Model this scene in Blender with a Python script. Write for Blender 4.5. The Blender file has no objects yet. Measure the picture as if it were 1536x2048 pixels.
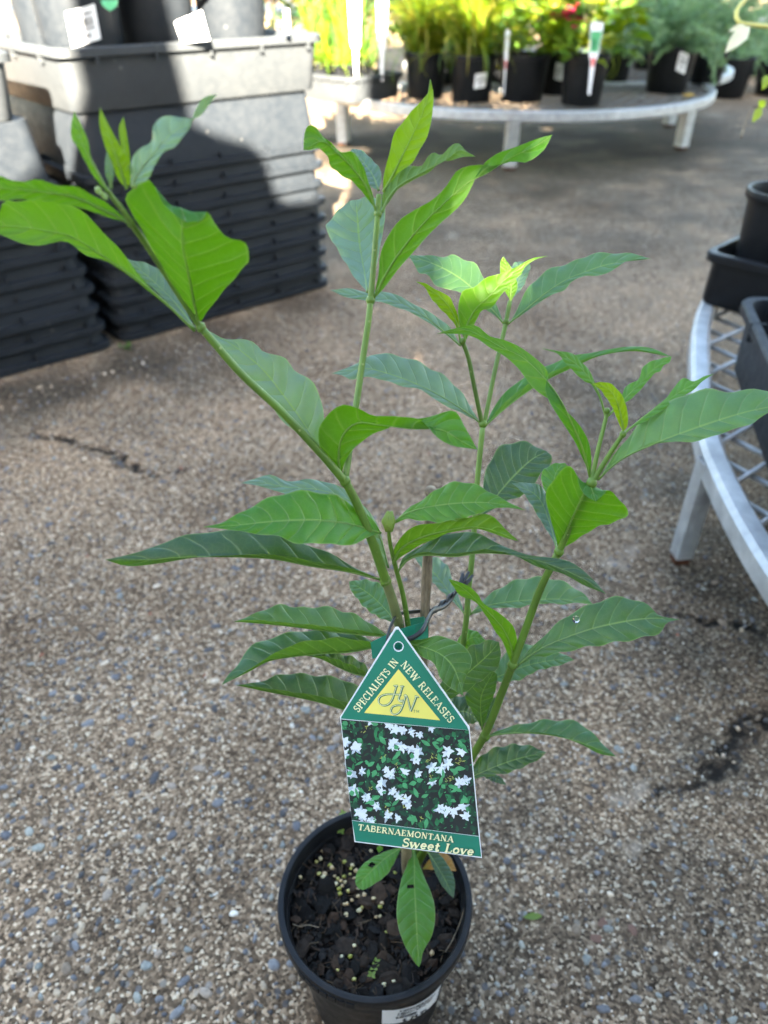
import bpy, math, random
import numpy as np
from mathutils import Vector, Matrix

random.seed(7)
rng = np.random.default_rng(11)
scene = bpy.context.scene
COL = scene.collection

# ------------------------------------------------------------------ camera
F = 1500.0                       # focal length in pixels of the 1536 x 2048 photograph
PITCH = math.radians(36)
CAMH = 0.68
cp, sp = math.cos(PITCH), math.sin(PITCH)
cam_d = bpy.data.cameras.new('camera')
cam_d.sensor_fit = 'VERTICAL'
cam_d.sensor_height = 9.8
cam_d.sensor_width = 7.35
cam_d.lens = F * 9.8 / 2048
cam_d.clip_start = 0.02
cam_d.clip_end = 300
cam_d.dof.use_dof = True
cam_d.dof.focus_distance = 0.378
cam_d.dof.aperture_fstop = 2.3
cam = bpy.data.objects.new('camera', cam_d)
COL.objects.link(cam)
cam.location = (0, 0, CAMH)
cam.rotation_euler = (math.pi / 2 - PITCH, 0, 0)
scene.camera = cam

# ------------------------------------------------------------------ sky, sun, exposure
SUN_EL = math.radians(28)
world = bpy.data.worlds.new('World')
scene.world = world
world.use_nodes = True
wn = world.node_tree
bg = wn.nodes['Background']
sky = wn.nodes.new('ShaderNodeTexSky')
sky.sky_type = 'NISHITA'
sky.sun_disc = False
sky.sun_elevation = SUN_EL
sky.sun_rotation = math.pi
wn.links.new(sky.outputs[0], bg.inputs[0])
bg.inputs[1].default_value = 0.055
sun_d = bpy.data.lights.new('sun', 'SUN')
sun_d.energy = 5.0
sun_d.angle = math.radians(0.53)
sun_d.color = (1.0, 0.95, 0.87)
sun = bpy.data.objects.new('sun', sun_d)
COL.objects.link(sun)
SUNV = Vector((0, -math.cos(SUN_EL), math.sin(SUN_EL)))
sun.rotation_euler = SUNV.to_track_quat('Z', 'Y').to_euler()
sun.location = (0, -6, 5)
vs = scene.view_settings
vs.view_transform = 'Standard'
vs.look = 'None'
vs.gamma = 1
vs.exposure = 4.6
try:
    vs.use_white_balance = True
    vs.white_balance_temperature = 7600
    vs.white_balance_tint = 8
except Exception:
    pass
scene.render.engine = 'CYCLES'
scene.cycles.max_bounces = 5
scene.cycles.diffuse_bounces = 3
scene.cycles.glossy_bounces = 2
scene.cycles.transmission_bounces = 4
scene.cycles.transparent_max_bounces = 4
scene.cycles.use_adaptive_sampling = True
scene.cycles.adaptive_threshold = 0.03
scene.cycles.use_denoising = True
scene.cycles.sample_clamp_indirect = 8


# ------------------------------------------------------------------ helpers
def ray(px, py):
    x = (px - 768) / F
    y = (py - 1024) / F
    return Vector((x, cp - y * sp, -(sp + y * cp)))


def P(px, py, z):
    r = ray(px, py) * z
    return Vector((r.x, r.y, r.z + CAMH))


def G(px, py, h=0.0):
    r = ray(px, py)
    return P(px, py, (h - CAMH) / r.z)


def Zh(px, py, h):
    return (h - CAMH) / ray(px, py).z


def tag(o, label=None, cat=None, group=None, kind=None):
    if label: o['label'] = label
    if cat: o['category'] = cat
    if group: o['group'] = group
    if kind: o['kind'] = kind
    return o


ORIGIN = {}


def empty(name, loc, label=None, cat=None, group=None, rz=0.0):
    o = bpy.data.objects.new(name, None)
    COL.objects.link(o)
    o.location = loc
    o.rotation_euler = (0, 0, rz)
    o.empty_display_size = 0.02
    ORIGIN[o] = Vector(loc)
    return tag(o, label, cat, group)


def mesh(name, V, Fc, mats, parent=None, smooth=True, local=False, uv=None, midx=None, col=None, autosmooth=None):
    """V in world space unless local; child meshes keep their parent's origin."""
    base = ORIGIN.get(parent, Vector((0, 0, 0))) if (parent is not None and not local) else Vector((0, 0, 0))
    A = np.asarray(V, dtype=float).reshape(-1, 3) - np.array(base)
    me = bpy.data.meshes.new(name)
    me.from_pydata(A.tolist(), [], Fc)
    if not isinstance(mats, (list, tuple)): mats = [mats]
    for m in mats: me.materials.append(m)
    if midx is not None: me.polygons.foreach_set('material_index', midx)
    if smooth: me.polygons.foreach_set('use_smooth', [True] * len(me.polygons))
    if uv is not None:
        ul = me.uv_layers.new(name='UVMap')
        li = np.zeros(len(me.loops), dtype=np.int32)
        me.loops.foreach_get('vertex_index', li)
        ul.data.foreach_set('uv', np.asarray(uv, dtype=np.float32)[li].ravel())
    if col is not None:
        ca = me.color_attributes.new('Col', 'FLOAT_COLOR', 'POINT')
        ca.data.foreach_set('color', np.asarray(col, dtype=np.float32).ravel())
    me.update()
    if autosmooth:
        try: me.set_sharp_from_angle(angle=math.radians(autosmooth))
        except Exception: pass
    o = bpy.data.objects.new(name, me)
    COL.objects.link(o)
    if parent is not None:
        o.parent = parent
        ORIGIN[o] = ORIGIN.get(parent, Vector((0, 0, 0))) if not local else Vector((0, 0, 0))
    return o


def copy_tree(o, parent=None):
    c = o.copy()
    COL.objects.link(c)
    c.parent = parent
    for ch in list(o.children): copy_tree(ch, c)
    return c


class MB:
    def __init__(s): s.v = []; s.f = []; s.m = []; s.c = []

    def add(s, V, Fc, mi=0, col=None):
        n = len(s.v)
        s.v += [tuple(v) for v in V]
        s.f += [tuple(i + n for i in f) for f in Fc]
        s.m += [mi] * len(Fc)
        if col is not None: s.c += [tuple(col) + ((1,) if len(col) == 3 else ())] * len(V)

    def box(s, c, d, R=None, mi=0):
        V = [Vector(((i & 1) - .5, ((i >> 1) & 1) - .5, (i >> 2) - .5)) for i in range(8)]
        V = [Vector((v.x * d[0], v.y * d[1], v.z * d[2])) for v in V]
        if R is not None: V = [R @ v for v in V]
        c = Vector(c)
        s.add([v + c for v in V], [(0, 2, 3, 1), (4, 5, 7, 6), (0, 1, 5, 4), (2, 6, 7, 3), (0, 4, 6, 2), (1, 3, 7, 5)], mi)

    def build(s, name, mats, parent=None, smooth=True, local=False, autosmooth=None):
        return mesh(name, s.v, s.f, mats, parent, smooth, local, midx=s.m, col=s.c if s.c else None, autosmooth=autosmooth)


def spline(pts, n):
    """Catmull-Rom through pts, n+1 samples evenly spaced by length."""
    p = np.asarray(pts, float)
    if len(p) == 2:
        t = np.linspace(0, 1, n + 1)[:, None]
        return p[0] * (1 - t) + p[1] * t
    q = np.vstack([2 * p[0] - p[1], p, 2 * p[-1] - p[-2]])
    out = []
    for i in range(1, len(q) - 2):
        t = np.linspace(0, 1, 12, endpoint=False)[:, None]
        a, b, c, d = q[i - 1], q[i], q[i + 1], q[i + 2]
        out.append(.5 * (2 * b + (c - a) * t + (2 * a - 5 * b + 4 * c - d) * t ** 2 + (3 * b - a - 3 * c + d) * t ** 3))
    out = np.vstack(out + [p[-1:]])
    L = np.r_[0, np.cumsum(np.linalg.norm(np.diff(out, axis=0), axis=1))]
    u = np.linspace(0, L[-1], n + 1)
    return np.stack([np.interp(u, L, out[:, k]) for k in range(out.shape[1])], 1)


def tube(pts, radii, seg=8, cap=True, flat=1.0):
    pts = [Vector(p) for p in pts]
    n = len(pts)
    V, Fc = [], []
    t0 = (pts[1] - pts[0]).normalized()
    up = Vector((0, 0, 1)) if abs(t0.z) < .9 else Vector((1, 0, 0))
    nx = t0.cross(up).normalized()
    for i in range(n):
        t = (pts[min(i + 1, n - 1)] - pts[max(i - 1, 0)]).normalized()
        nx = (nx - t * nx.dot(t))
        nx = nx.normalized() if nx.length > 1e-6 else t.orthogonal().normalized()
        ny = t.cross(nx)
        r = radii[i] if hasattr(radii, '__len__') else radii
        for k in range(seg):
            a = 2 * math.pi * k / seg
            V.append(pts[i] + nx * (math.cos(a) * r) + ny * (math.sin(a) * r * flat))
    for i in range(n - 1):
        for k in range(seg):
            a = i * seg + k; b = i * seg + (k + 1) % seg
            Fc.append((a, b, b + seg, a + seg))
    if cap:
        Fc.append(tuple(range(seg - 1, -1, -1)))
        Fc.append(tuple(range((n - 1) * seg, n * seg)))
    return V, Fc


def lathe(prof, seg=48, c=(0, 0, 0)):
    V, Fc = [], []
    for r, z in prof:
        for k in range(seg):
            a = 2 * math.pi * k / seg
            V.append((c[0] + r * math.cos(a), c[1] + r * math.sin(a), c[2] + z))
    for i in range(len(prof) - 1):
        for k in range(seg):
            a = i * seg + k; b = i * seg + (k + 1) % seg
            Fc.append((a, b, b + seg, a + seg))
    if prof[0][0] > 1e-5: Fc.append(tuple(range(seg - 1, -1, -1)))
    if prof[-1][0] > 1e-5: Fc.append(tuple(range((len(prof) - 1) * seg, len(prof) * seg)))
    return V, Fc


def rring(a, b, r, z, n=5):
    out = []
    for cx, cy, a0 in ((a / 2 - r, b / 2 - r, 0), (-a / 2 + r, b / 2 - r, 90), (-a / 2 + r, -b / 2 + r, 180), (a / 2 - r, -b / 2 + r, 270)):
        for i in range(n):
            t = math.radians(a0 + 90 * i / (n - 1))
            out.append((cx + r * math.cos(t), cy + r * math.sin(t), z))
    return out


def rings(rs, cap0=True, cap1=True):
    n = len(rs[0]); V = [p for r in rs for p in r]; Fc = []
    for i in range(len(rs) - 1):
        for k in range(n):
            a = i * n + k; b = i * n + (k + 1) % n
            Fc.append((a, b, b + n, a + n))
    if cap0: Fc.append(tuple(range(n - 1, -1, -1)))
    if cap1: Fc.append(tuple(range((len(rs) - 1) * n, len(rs) * n)))
    return V, Fc


def vnoise(x, y, scale, seed):
    """value noise on arrays"""
    g = np.random.default_rng(seed).random((256, 256))
    u = x * scale + 500; v = y * scale + 500
    i = np.floor(u).astype(int); j = np.floor(v).astype(int)
    fu = u - i; fv = v - j
    fu = fu * fu * (3 - 2 * fu); fv = fv * fv * (3 - 2 * fv)
    i0 = i % 256; i1 = (i + 1) % 256; j0 = j % 256; j1 = (j + 1) % 256
    return (g[i0, j0] * (1 - fu) + g[i1, j0] * fu) * (1 - fv) + (g[i0, j1] * (1 - fu) + g[i1, j1] * fu) * fv


def seg_dist(x, y, pts):
    d = np.full(x.shape, 1e9); tt = np.zeros(x.shape)
    n = len(pts) - 1
    for k in range(n):
        ax, ay = pts[k][:2]; bx, by = pts[k + 1][:2]
        dx, dy = bx - ax, by - ay
        t = np.clip(((x - ax) * dx + (y - ay) * dy) / (dx * dx + dy * dy + 1e-12), 0, 1)
        e = np.hypot(x - ax - t * dx, y - ay - t * dy)
        m = e < d
        d = np.where(m, e, d); tt = np.where(m, (k + t) / n, tt)
    return d, tt


# ------------------------------------------------------------------ materials
class NT:
    def __init__(s, name):
        s.mat = bpy.data.materials.new(name)
        s.mat.use_nodes = True
        s.t = s.mat.node_tree
        s.b = s.t.nodes['Principled BSDF']
        s.out = s.t.nodes['Material Output']

    def n(s, typ, **kw):
        nd = s.t.nodes.new('ShaderNode' + typ)
        for k, v in kw.items(): setattr(nd, k, v)
        return nd

    def l(s, a, b): s.t.links.new(a, b)

    def val(s, sock, v):
        if isinstance(v, bpy.types.NodeSocket): s.l(v, sock)
        else: sock.default_value = v

    def math(s, op, a, b=None, c=None, clamp=False):
        nd = s.n('Math', operation=op, use_clamp=clamp)
        s.val(nd.inputs[0], a)
        if b is not None: s.val(nd.inputs[1], b)
        if c is not None: s.val(nd.inputs[2], c)
        return nd.outputs[0]

    def mix(s, f, a, b, mode='MIX'):
        nd = s.n('Mix', data_type='RGBA', blend_type=mode)
        s.val(nd.inputs[0], f)
        for sock, v in ((nd.inputs[6], a), (nd.inputs[7], b)):
            if isinstance(v, (tuple, list)): v = tuple(v) + (1,) * (4 - len(v))
            s.val(sock, v)
        return nd.outputs[2]

    def noise(s, scale, detail=3, vec=None, rough=.55, dist=0):
        nd = s.n('TexNoise')
        nd.inputs['Scale'].default_value = scale; nd.inputs['Detail'].default_value = detail
        nd.inputs['Roughness'].default_value = rough; nd.inputs['Distortion'].default_value = dist
        if vec is not None: s.l(vec, nd.inputs['Vector'])
        return nd

    def voro(s, scale, vec=None, feature='F1', rand=1):
        nd = s.n('TexVoronoi', feature=feature)
        nd.inputs['Scale'].default_value = scale; nd.inputs['Randomness'].default_value = rand
        if vec is not None: s.l(vec, nd.inputs['Vector'])
        return nd

    def ramp(s, f, stops, interp='LINEAR'):
        nd = s.n('ValToRGB')
        cr = nd.color_ramp; cr.interpolation = interp
        while len(cr.elements) < len(stops): cr.elements.new(.5)
        for e, (p, c) in zip(cr.elements, stops):
            e.position = p
            e.color = (c, c, c, 1) if not isinstance(c, (tuple, list)) else tuple(c) + (1,)
        s.val(nd.inputs[0], f)
        return nd.outputs[0]

    def bump(s, h, strength=.3, dist=.001):
        nd = s.n('Bump')
        nd.inputs['Strength'].default_value = strength; nd.inputs['Distance'].default_value = dist
        s.l(h, nd.inputs['Height']); s.l(nd.outputs[0], s.b.inputs['Normal'])
        return nd.outputs[0]

    def pos(s): return s.n('NewGeometry').outputs['Position']
    def obj(s): return s.n('TexCoord').outputs['Object']

    def set(s, base=None, rough=None, spec=None, metal=None):
        if base is not None: s.val(s.b.inputs['Base Color'], tuple(base) + (1,) if isinstance(base, (tuple, list)) else base)
        if rough is not None: s.val(s.b.inputs['Roughness'], rough)
        if spec is not None: s.b.inputs['Specular IOR Level'].default_value = spec
        if metal is not None: s.val(s.b.inputs['Metallic'], metal)
        return s.mat


def plain(name, c, rough=.5, spec=.4, var=.12, scale=60, bump=0.0):
    m = NT(name)
    nz = m.noise(scale, 4, m.obj())
    k = m.ramp(nz.outputs[0], [(.3, 1 - var), (.7, 1 + var * .6)])
    m.set(m.mix(1, c, k, 'MULTIPLY'), rough, spec)
    if bump: m.bump(nz.outputs[0], bump, .001)
    return m.mat


def mat_black_plastic(name, dust=.35, base=(.016, .018, .021), dustc=(.15, .145, .135), rough=.42, lo=.15, lo2=.35, spec=.26):
    m = NT(name)
    o = m.pos()
    n1 = m.noise(9, 4, o, .65)
    n2 = m.noise(70, 3, o, .7)
    d = m.math('MULTIPLY', m.ramp(n1.outputs[0], [(.38, lo), (.72, 1)]), m.ramp(n2.outputs[0], [(.35, lo2), (.7, 1)]))
    v = m.voro(28, o)
    sc = m.math('MULTIPLY', m.ramp(v.outputs['Distance'], [(.03, 1), (.12, 0)]), m.ramp(m.noise(11, 2, o).outputs[0], [(.52, 0), (.62, 1)]))
    c = m.mix(m.math('MULTIPLY', d, dust), base, dustc)
    c = m.mix(m.math('MULTIPLY', sc, min(1, dust)), c, (.34, .33, .31))
    m.set(c, m.ramp(n2.outputs[0], [(.3, rough - .07), (.7, rough + .16)]), spec)
    m.bump(n2.outputs[0], .12, .001)
    return m.mat


M_PLAST = mat_black_plastic('black_plastic', .14, (.0052, .0062, .0078), (.09, .088, .084), .40, spec=.16)
M_TRAY = mat_black_plastic('dusty_black_tray_plastic', .45, (.008, .0135, .021), (.098, .101, .101), .52, .8, .75)
M_NEST = mat_black_plastic('black_nested_tray_plastic', .36, (.0045, .008, .013), (.058, .062, .067), .5, .7, .6, spec=.16)
M_POTM = mat_black_plastic('scuffed_pot_plastic', .13, (.0055, .0065, .0085), (.12, .10, .082), .36, spec=.22)


def mat_galv():
    m = NT('galvanised_steel')
    o = m.pos()
    n = m.noise(45, 4, o); w = m.noise(6, 3, o)
    c = m.ramp(n.outputs[0], [(.3, (.30, .315, .33)), (.6, (.43, .45, .46)), (.8, (.53, .545, .55))])
    c = m.mix(m.ramp(w.outputs[0], [(.58, 0), (.75, .5)]), c, (.20, .19, .17))
    m.set(c, m.ramp(n.outputs[0], [(.3, .42), (.7, .6)]), .5, .45)
    m.bump(n.outputs[0], .08, .001)
    return m.mat


M_GALV = mat_galv()
M_DECK = plain('weathered_mesh_steel', (.13, .135, .14), .6, .4, .3, 60)


def mat_ground():
    m = NT('exposed_aggregate_concrete')
    o = m.pos()
    wob = m.noise(120, 2, o)
    ov = m.n('VectorMath', operation='MULTIPLY_ADD')
    m.l(wob.outputs['Color'], ov.inputs[0]); ov.inputs[1].default_value = (.0018, .0018, .0018); m.l(o, ov.inputs[2])
    q = ov.outputs[0]
    g1 = m.voro(390, q)
    r1 = m.n('SeparateColor'); m.l(g1.outputs['Color'], r1.inputs[0])
    grain = m.ramp(r1.outputs[0], [(0, (.030, .021, .014)), (.28, (.108, .074, .049)), (.58, (.215, .150, .100)), (.82, (.38, .272, .183)), (.94, (.66, .51, .36)), (1, (.80, .68, .51))])
    paste = m.ramp(m.noise(55, 3, o, .7).outputs[0], [(.3, (.095, .068, .047)), (.5, (.20, .146, .102)), (.72, (.36, .27, .192))])
    c = m.mix(.78, paste, grain)
    # mid-size flat chips
    g2 = m.voro(105, q)
    r2 = m.n('SeparateColor'); m.l(g2.outputs['Color'], r2.inputs[0])
    chip = m.math('MULTIPLY', m.ramp(g2.outputs['Distance'], [(.27, 1), (.36, 0)]), m.math('GREATER_THAN', r2.outputs[0], .72))
    chipc = m.ramp(r2.outputs[1], [(0, (.09, .09, .096)), (.4, (.165, .16, .162)), (.7, (.25, .235, .21)), (.9, (.36, .29, .22)), (1, (.55, .47, .38))])
    c = m.mix(m.math('MULTIPLY', chip, .8), c, chipc)
    # bright quartz specks
    g3 = m.voro(190, q)
    r3 = m.n('SeparateColor'); m.l(g3.outputs['Color'], r3.inputs[0])
    spk = m.math('MULTIPLY', m.ramp(g3.outputs['Distance'], [(.18, 1), (.3, 0)]), m.math('GREATER_THAN', r3.outputs[0], .86))
    c = m.mix(m.math('MULTIPLY', spk, .85), c, m.ramp(r3.outputs[1], [(0, (.42, .33, .24)), (.5, (.62, .55, .45)), (1, (.75, .72, .66))]))
    big = m.noise(2.2, 3, o, .6)
    c = m.mix(1, c, m.ramp(big.outputs[0], [(.3, (.58, .535, .50)), (.5, (.98, .94, .905)), (.7, (1.42, 1.30, 1.20))]), 'MULTIPLY')
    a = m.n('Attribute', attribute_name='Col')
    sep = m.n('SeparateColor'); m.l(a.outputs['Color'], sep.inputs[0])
    c = m.mix(sep.outputs[1], c, m.mix(1, c, (.40, .47, .53), 'MULTIPLY'))     # damp, mossy tone, and shade painted on far and under-bench paving
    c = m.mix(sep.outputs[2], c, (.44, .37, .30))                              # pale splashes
    c = m.mix(sep.outputs[0], c, (.016, .014, .012))                           # dirt in cracks, and shade painted under the bench and by the stacks
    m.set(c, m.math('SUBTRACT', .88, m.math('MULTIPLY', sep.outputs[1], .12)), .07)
    h = m.math('ADD', m.math('MULTIPLY', g1.outputs['Distance'], -1), m.math('MULTIPLY', chip, .6))
    m.bump(h, .55, .0012)
    return m.mat


M_GROUND = mat_ground()


def mat_stone(name, use_attr):
    m = NT(name)
    if use_attr: c0 = m.n('Attribute', attribute_name='Col').outputs['Color']
    else: c0 = m.n('ObjectInfo').outputs['Color']
    n = m.noise(350, 4, m.pos())
    c = m.mix(1, c0, m.ramp(n.outputs[0], [(.3, .72), (.7, 1.15)]), 'MULTIPLY')
    m.set(c, .75, .18)
    m.bump(n.outputs[0], .25, .0006)
    return m.mat


M_STONE = mat_stone('pebble', False)
M_STONES = mat_stone('pebble_mass', True)


def mat_leaf(name='leaf_blade', trans=.38):
    m = NT(name)
    oc = m.n('ObjectInfo')
    uv = m.n('UVMap', uv_map='UVMap')
    sx = m.n('SeparateXYZ'); m.l(uv.outputs[0], sx.inputs[0])
    u, v = sx.outputs[0], sx.outputs[1]          # u along the blade, v -1..1 across
    av = m.math('ABSOLUTE', v)
    ph = m.math('SUBTRACT', u, m.math('MULTIPLY', m.math('POWER', av, 1.25), .10))
    wv = m.noise(55, 2, m.obj())
    rnd = m.math('MULTIPLY', oc.outputs['Random'], 2.5)
    ph = m.math('ADD', m.math('MULTIPLY', ph, m.math('ADD', 8.8, rnd)), m.math('MULTIPLY', wv.outputs[0], .55))
    st = m.math('FRACT', ph)
    dst = m.math('ABSOLUTE', m.math('SUBTRACT', st, .5))
    vein = m.ramp(dst, [(.43, 0), (.49, 1)])
    vein = m.math('MULTIPLY', vein, m.ramp(av, [(.0, 1), (.75, .8), (.97, 0)]))
    rib = m.ramp(av, [(.015, 1), (.055, 0)])
    edge = m.ramp(av, [(.94, 0), (.99, 1)])
    nz = m.noise(90, 3, m.obj(), .65)
    nb = m.noise(22, 3, m.obj())
    geo = m.n('NewGeometry')
    back = geo.outputs['Backfacing']
    col = oc.outputs['Color']
    top = m.mix(1, col, m.ramp(nz.outputs[0], [(.3, .82), (.7, 1.14)]), 'MULTIPLY')
    top = m.mix(m.ramp(nb.outputs[0], [(.42, 0), (.75, .35)]), top, m.mix(1, col, (1.35, 1.10, .7), 'MULTIPLY'))
    top = m.mix(m.math('MULTIPLY', vein, .34), top, (.20, .33, .13))
    top = m.mix(m.math('MULTIPLY', edge, .45), top, (.34, .42, .17))
    under = m.mix(.35, m.mix(1, col, (1.25, 1.12, .5), 'MULTIPLY'), (.085, .17, .006))
    under = m.mix(m.math('MULTIPLY', m.ramp(dst, [(.38, 0), (.48, 1)]), .26), under, (.24, .38, .06))
    under = m.mix(m.math('MULTIPLY', edge, .5), under, (.30, .40, .12))
    c = m.mix(back, top, under)
    c = m.mix(m.math('MULTIPLY', rib, .75), c, (.25, .40, .09))
    net = m.voro(330, m.obj(), 'DISTANCE_TO_EDGE')
    netm = m.ramp(net.outputs['Distance'], [(.0, 1), (.09, 0)])
    c = m.mix(m.math('MULTIPLY', netm, .10), c, (.20, .32, .10))
    sv = m.voro(42, m.obj())
    spot = m.math('MULTIPLY', m.ramp(sv.outputs['Distance'], [(.035, 1), (.06, 0)]), m.ramp(nb.outputs[0], [(.5, 0), (.56, 1)]))
    c = m.mix(m.math('MULTIPLY', spot, .6), c, (.22, .20, .06))
    m.set(c, m.math('ADD', m.math('MULTIPLY', back, .14), m.ramp(nz.outputs[0], [(.3, .33), (.7, .45)])))
    m.l(m.math('ADD', .25, m.math('MULTIPLY', oc.outputs['Alpha'], .65)), m.b.inputs['Specular IOR Level'])
    h = m.math('ADD', m.math('MULTIPLY', vein, -1), m.math('ADD', m.math('MULTIPLY', m.math('SINE', m.math('MULTIPLY', st, 3.14159)), .9), m.math('MULTIPLY', nz.outputs[0], .3)))
    nrm = m.bump(h, .34, .0012)
    tr = m.n('BsdfTranslucent')
    tc = m.mix(1, m.mix(.5, col, (.10, .19, .004)), (1.55, 1.5, .3), 'MULTIPLY')
    tc = m.mix(m.math('MULTIPLY', vein, .28), tc, (.30, .38, .08))
    m.l(tc, tr.inputs[0]); m.l(nrm, tr.inputs[1])
    mx = m.n('MixShader'); mx.inputs[0].default_value = trans
    m.l(m.b.outputs[0], mx.inputs[1]); m.l(tr.outputs[0], mx.inputs[2]); m.l(mx.outputs[0], m.out.inputs[0])
    return m.mat


M_LEAF = mat_leaf()


def mat_stem():
    m = NT('green_stem')
    o = m.pos()
    v = m.voro(230, o)
    sp_ = m.math('MULTIPLY', m.ramp(v.outputs['Distance'], [(.08, 1), (.15, 0)]), m.ramp(m.noise(60, 2, o).outputs[0], [(.45, 0), (.52, 1)]))
    oc = m.n('ObjectInfo').outputs['Color']
    n = m.noise(55, 4, o)
    c = m.mix(1, oc, m.ramp(n.outputs[0], [(.3, .75), (.7, 1.2)]), 'MULTIPLY')
    c = m.mix(m.math('MULTIPLY', sp_, .5), c, (.42, .44, .22))
    m.set(c, .42, .5)
    return m.mat


M_STEM = mat_stem()


def mat_woody(name, a, b, c_):
    m = NT(name)
    mp = m.n('Mapping'); mp.inputs['Scale'].default_value = (1, 1, .18); m.l(m.pos(), mp.inputs[0])
    n = m.noise(260, 5, mp.outputs[0], .7)
    c = m.ramp(n.outputs[0], [(.3, a), (.52, b), (.75, c_)])
    m.set(c, .75, .3)
    m.bump(n.outputs[0], .5, .0006)
    return m.mat


M_STAKE = mat_woody('stake_wood', (.06, .042, .03), (.19, .145, .10), (.36, .28, .19))
M_TRUNK = mat_woody('trunk_bark', (.09, .075, .04), (.20, .16, .09), (.33, .27, .17))
M_FOLIAGE_ATTR = None


def mat_attr_leaf(name, trans=.4, rough=.45):
    m = NT(name)
    a = m.n('Attribute', attribute_name='Col').outputs['Color']
    n = m.noise(60, 3, m.pos())
    c = m.mix(1, a, m.ramp(n.outputs[0], [(.3, .75), (.7, 1.2)]), 'MULTIPLY')
    m.set(c, rough, .45)
    tr = m.n('BsdfTranslucent')
    m.l(m.mix(1, c, (1.6, 1.5, .7), 'MULTIPLY'), tr.inputs[0])
    mx = m.n('MixShader'); mx.inputs[0].default_value = trans
    m.l(m.b.outputs[0], mx.inputs[1]); m.l(tr.outputs[0], mx.inputs[2]); m.l(mx.outputs[0], m.out.inputs[0])
    return m.mat


M_FOL = mat_attr_leaf('foliage')
M_SOIL = plain('potting_soil', (.008, .0065, .0055), .95, .08, .5, 180, .8)


def mat_objcol(name, rough=.7, spec=.35, var=.3, scale=220):
    m = NT(name)
    n = m.noise(scale, 4, m.pos(), .65)
    m.set(m.mix(1, m.n('ObjectInfo').outputs['Color'], m.ramp(n.outputs[0], [(.3, 1 - var), (.7, 1 + var)]), 'MULTIPLY'), rough, spec)
    m.bump(n.outputs[0], .35, .0008)
    return m.mat


M_CHIP = mat_objcol('bark_chip', .8, .12, .45)
M_PRILL = mat_objcol('fertiliser_pellet', .45, .5, .2, 400)
M_WHITE = plain('white_label_paper', (.78, .79, .80), .45, .4, .04, 30)
M_INK = plain('label_ink', (.045, .05, .06), .6, .3, .1)
M_CARDG = plain('tag_green_print', (.004, .20, .125), .33, .5, .06, 20)
M_CARDY = plain('tag_yellow_print', (.88, .77, .17), .35, .5, .05, 20)
M_CARDC = plain('tag_cream_lettering', (.88, .86, .50), .35, .5, .03, 20)
M_CARDK = plain('tag_photo_dark', (.018, .022, .022), .33, .5, .4, 90)
M_PR_W = plain('tag_photo_white', (.76, .82, .86), .35, .5, .10, 300)
M_PR_W2 = plain('tag_photo_pale_blue', (.50, .58, .66), .35, .5, .15, 300)
M_PR_G1 = plain('tag_photo_green', (.02, .20, .075), .35, .5, .4, 250)
M_PR_G2 = plain('tag_photo_light_green', (.07, .36, .15), .35, .5, .3, 250)
M_PR_G3 = plain('tag_photo_dark_green', (.012, .075, .04), .35, .5, .4, 250)
M_PR_Y = plain('tag_photo_buds', (.45, .48, .12), .35, .5, .2, 250)
M_TIE = plain('black_tie_plastic', (.018, .019, .022), .38, .5, .3, 200)
M_RUST = plain('rusty_foot', (.085, .035, .02), .85, .2, .5, 120, .5)
M_BLOCKER = plain('sun_blocker_grey', (.34, .33, .31), .8, .3, .2, 3)
M_YELLOW = plain('yellow_sticker', (.75, .42, .01), .5, .4, .1)
M_PINK = plain('pink_tag_tip', (.72, .11, .10), .45, .4, .1)
M_MAGENTA = plain('pink_petal', (.62, .03, .12), .5, .3, .3)
M_BLUE = plain('blue_print', (.05, .22, .62), .5, .4, .2)
M_ORANGE = plain('orange_print', (.62, .22, .05), .5, .4, .2)

# ------------------------------------------------------------------ ground
def lines(lo, hi, step, far0, far1, g=1.22):
    c = list(np.arange(lo, hi + 1e-6, step))
    s = step; x = hi
    up = []
    while x < far1:
        s = min(s * g, .055 if x < 5.6 else 4); x += s; up.append(x)
    s = step; x = lo
    dn = []
    while x > far0:
        s = min(s * g, .055 if x > -1.6 else 4); x -= s; dn.append(x)
    return np.array(dn[::-1] + c + up)


gx = lines(-.70, .72, .0042, -45, 45)
gy = lines(.14, 1.30, .0042, -14, 70)
X, Y = np.meshgrid(gx, gy)
X = X.ravel(); Y = Y.ravel()
wx = X + (vnoise(X, Y, 18, 1) - .5) * .05 + (vnoise(X, Y, 60, 2) - .5) * .022
wy = Y + (vnoise(X, Y, 18, 3) - .5) * .05 + (vnoise(X, Y, 60, 4) - .5) * .022
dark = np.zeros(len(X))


def crack_or_shade(px, w0, w1, strength=1.0, blot=1.0):
    global dark
    pts = [tuple(G(a, b))[:2] for a, b in px]
    d, t = seg_dist(wx, wy, pts)
    w = .62 * (w0 * (1 - t) + w1 * t)
    w = w * (.45 + 1.1 * vnoise(X, Y, 45, 8))
    dark = np.maximum(dark, strength * np.clip(2.2 * (1.2 - d / np.maximum(w, 1e-5)), 0, 1) * np.clip(-.1 + 1.9 * vnoise(X, Y, 130, 9), 0, 1))


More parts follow.
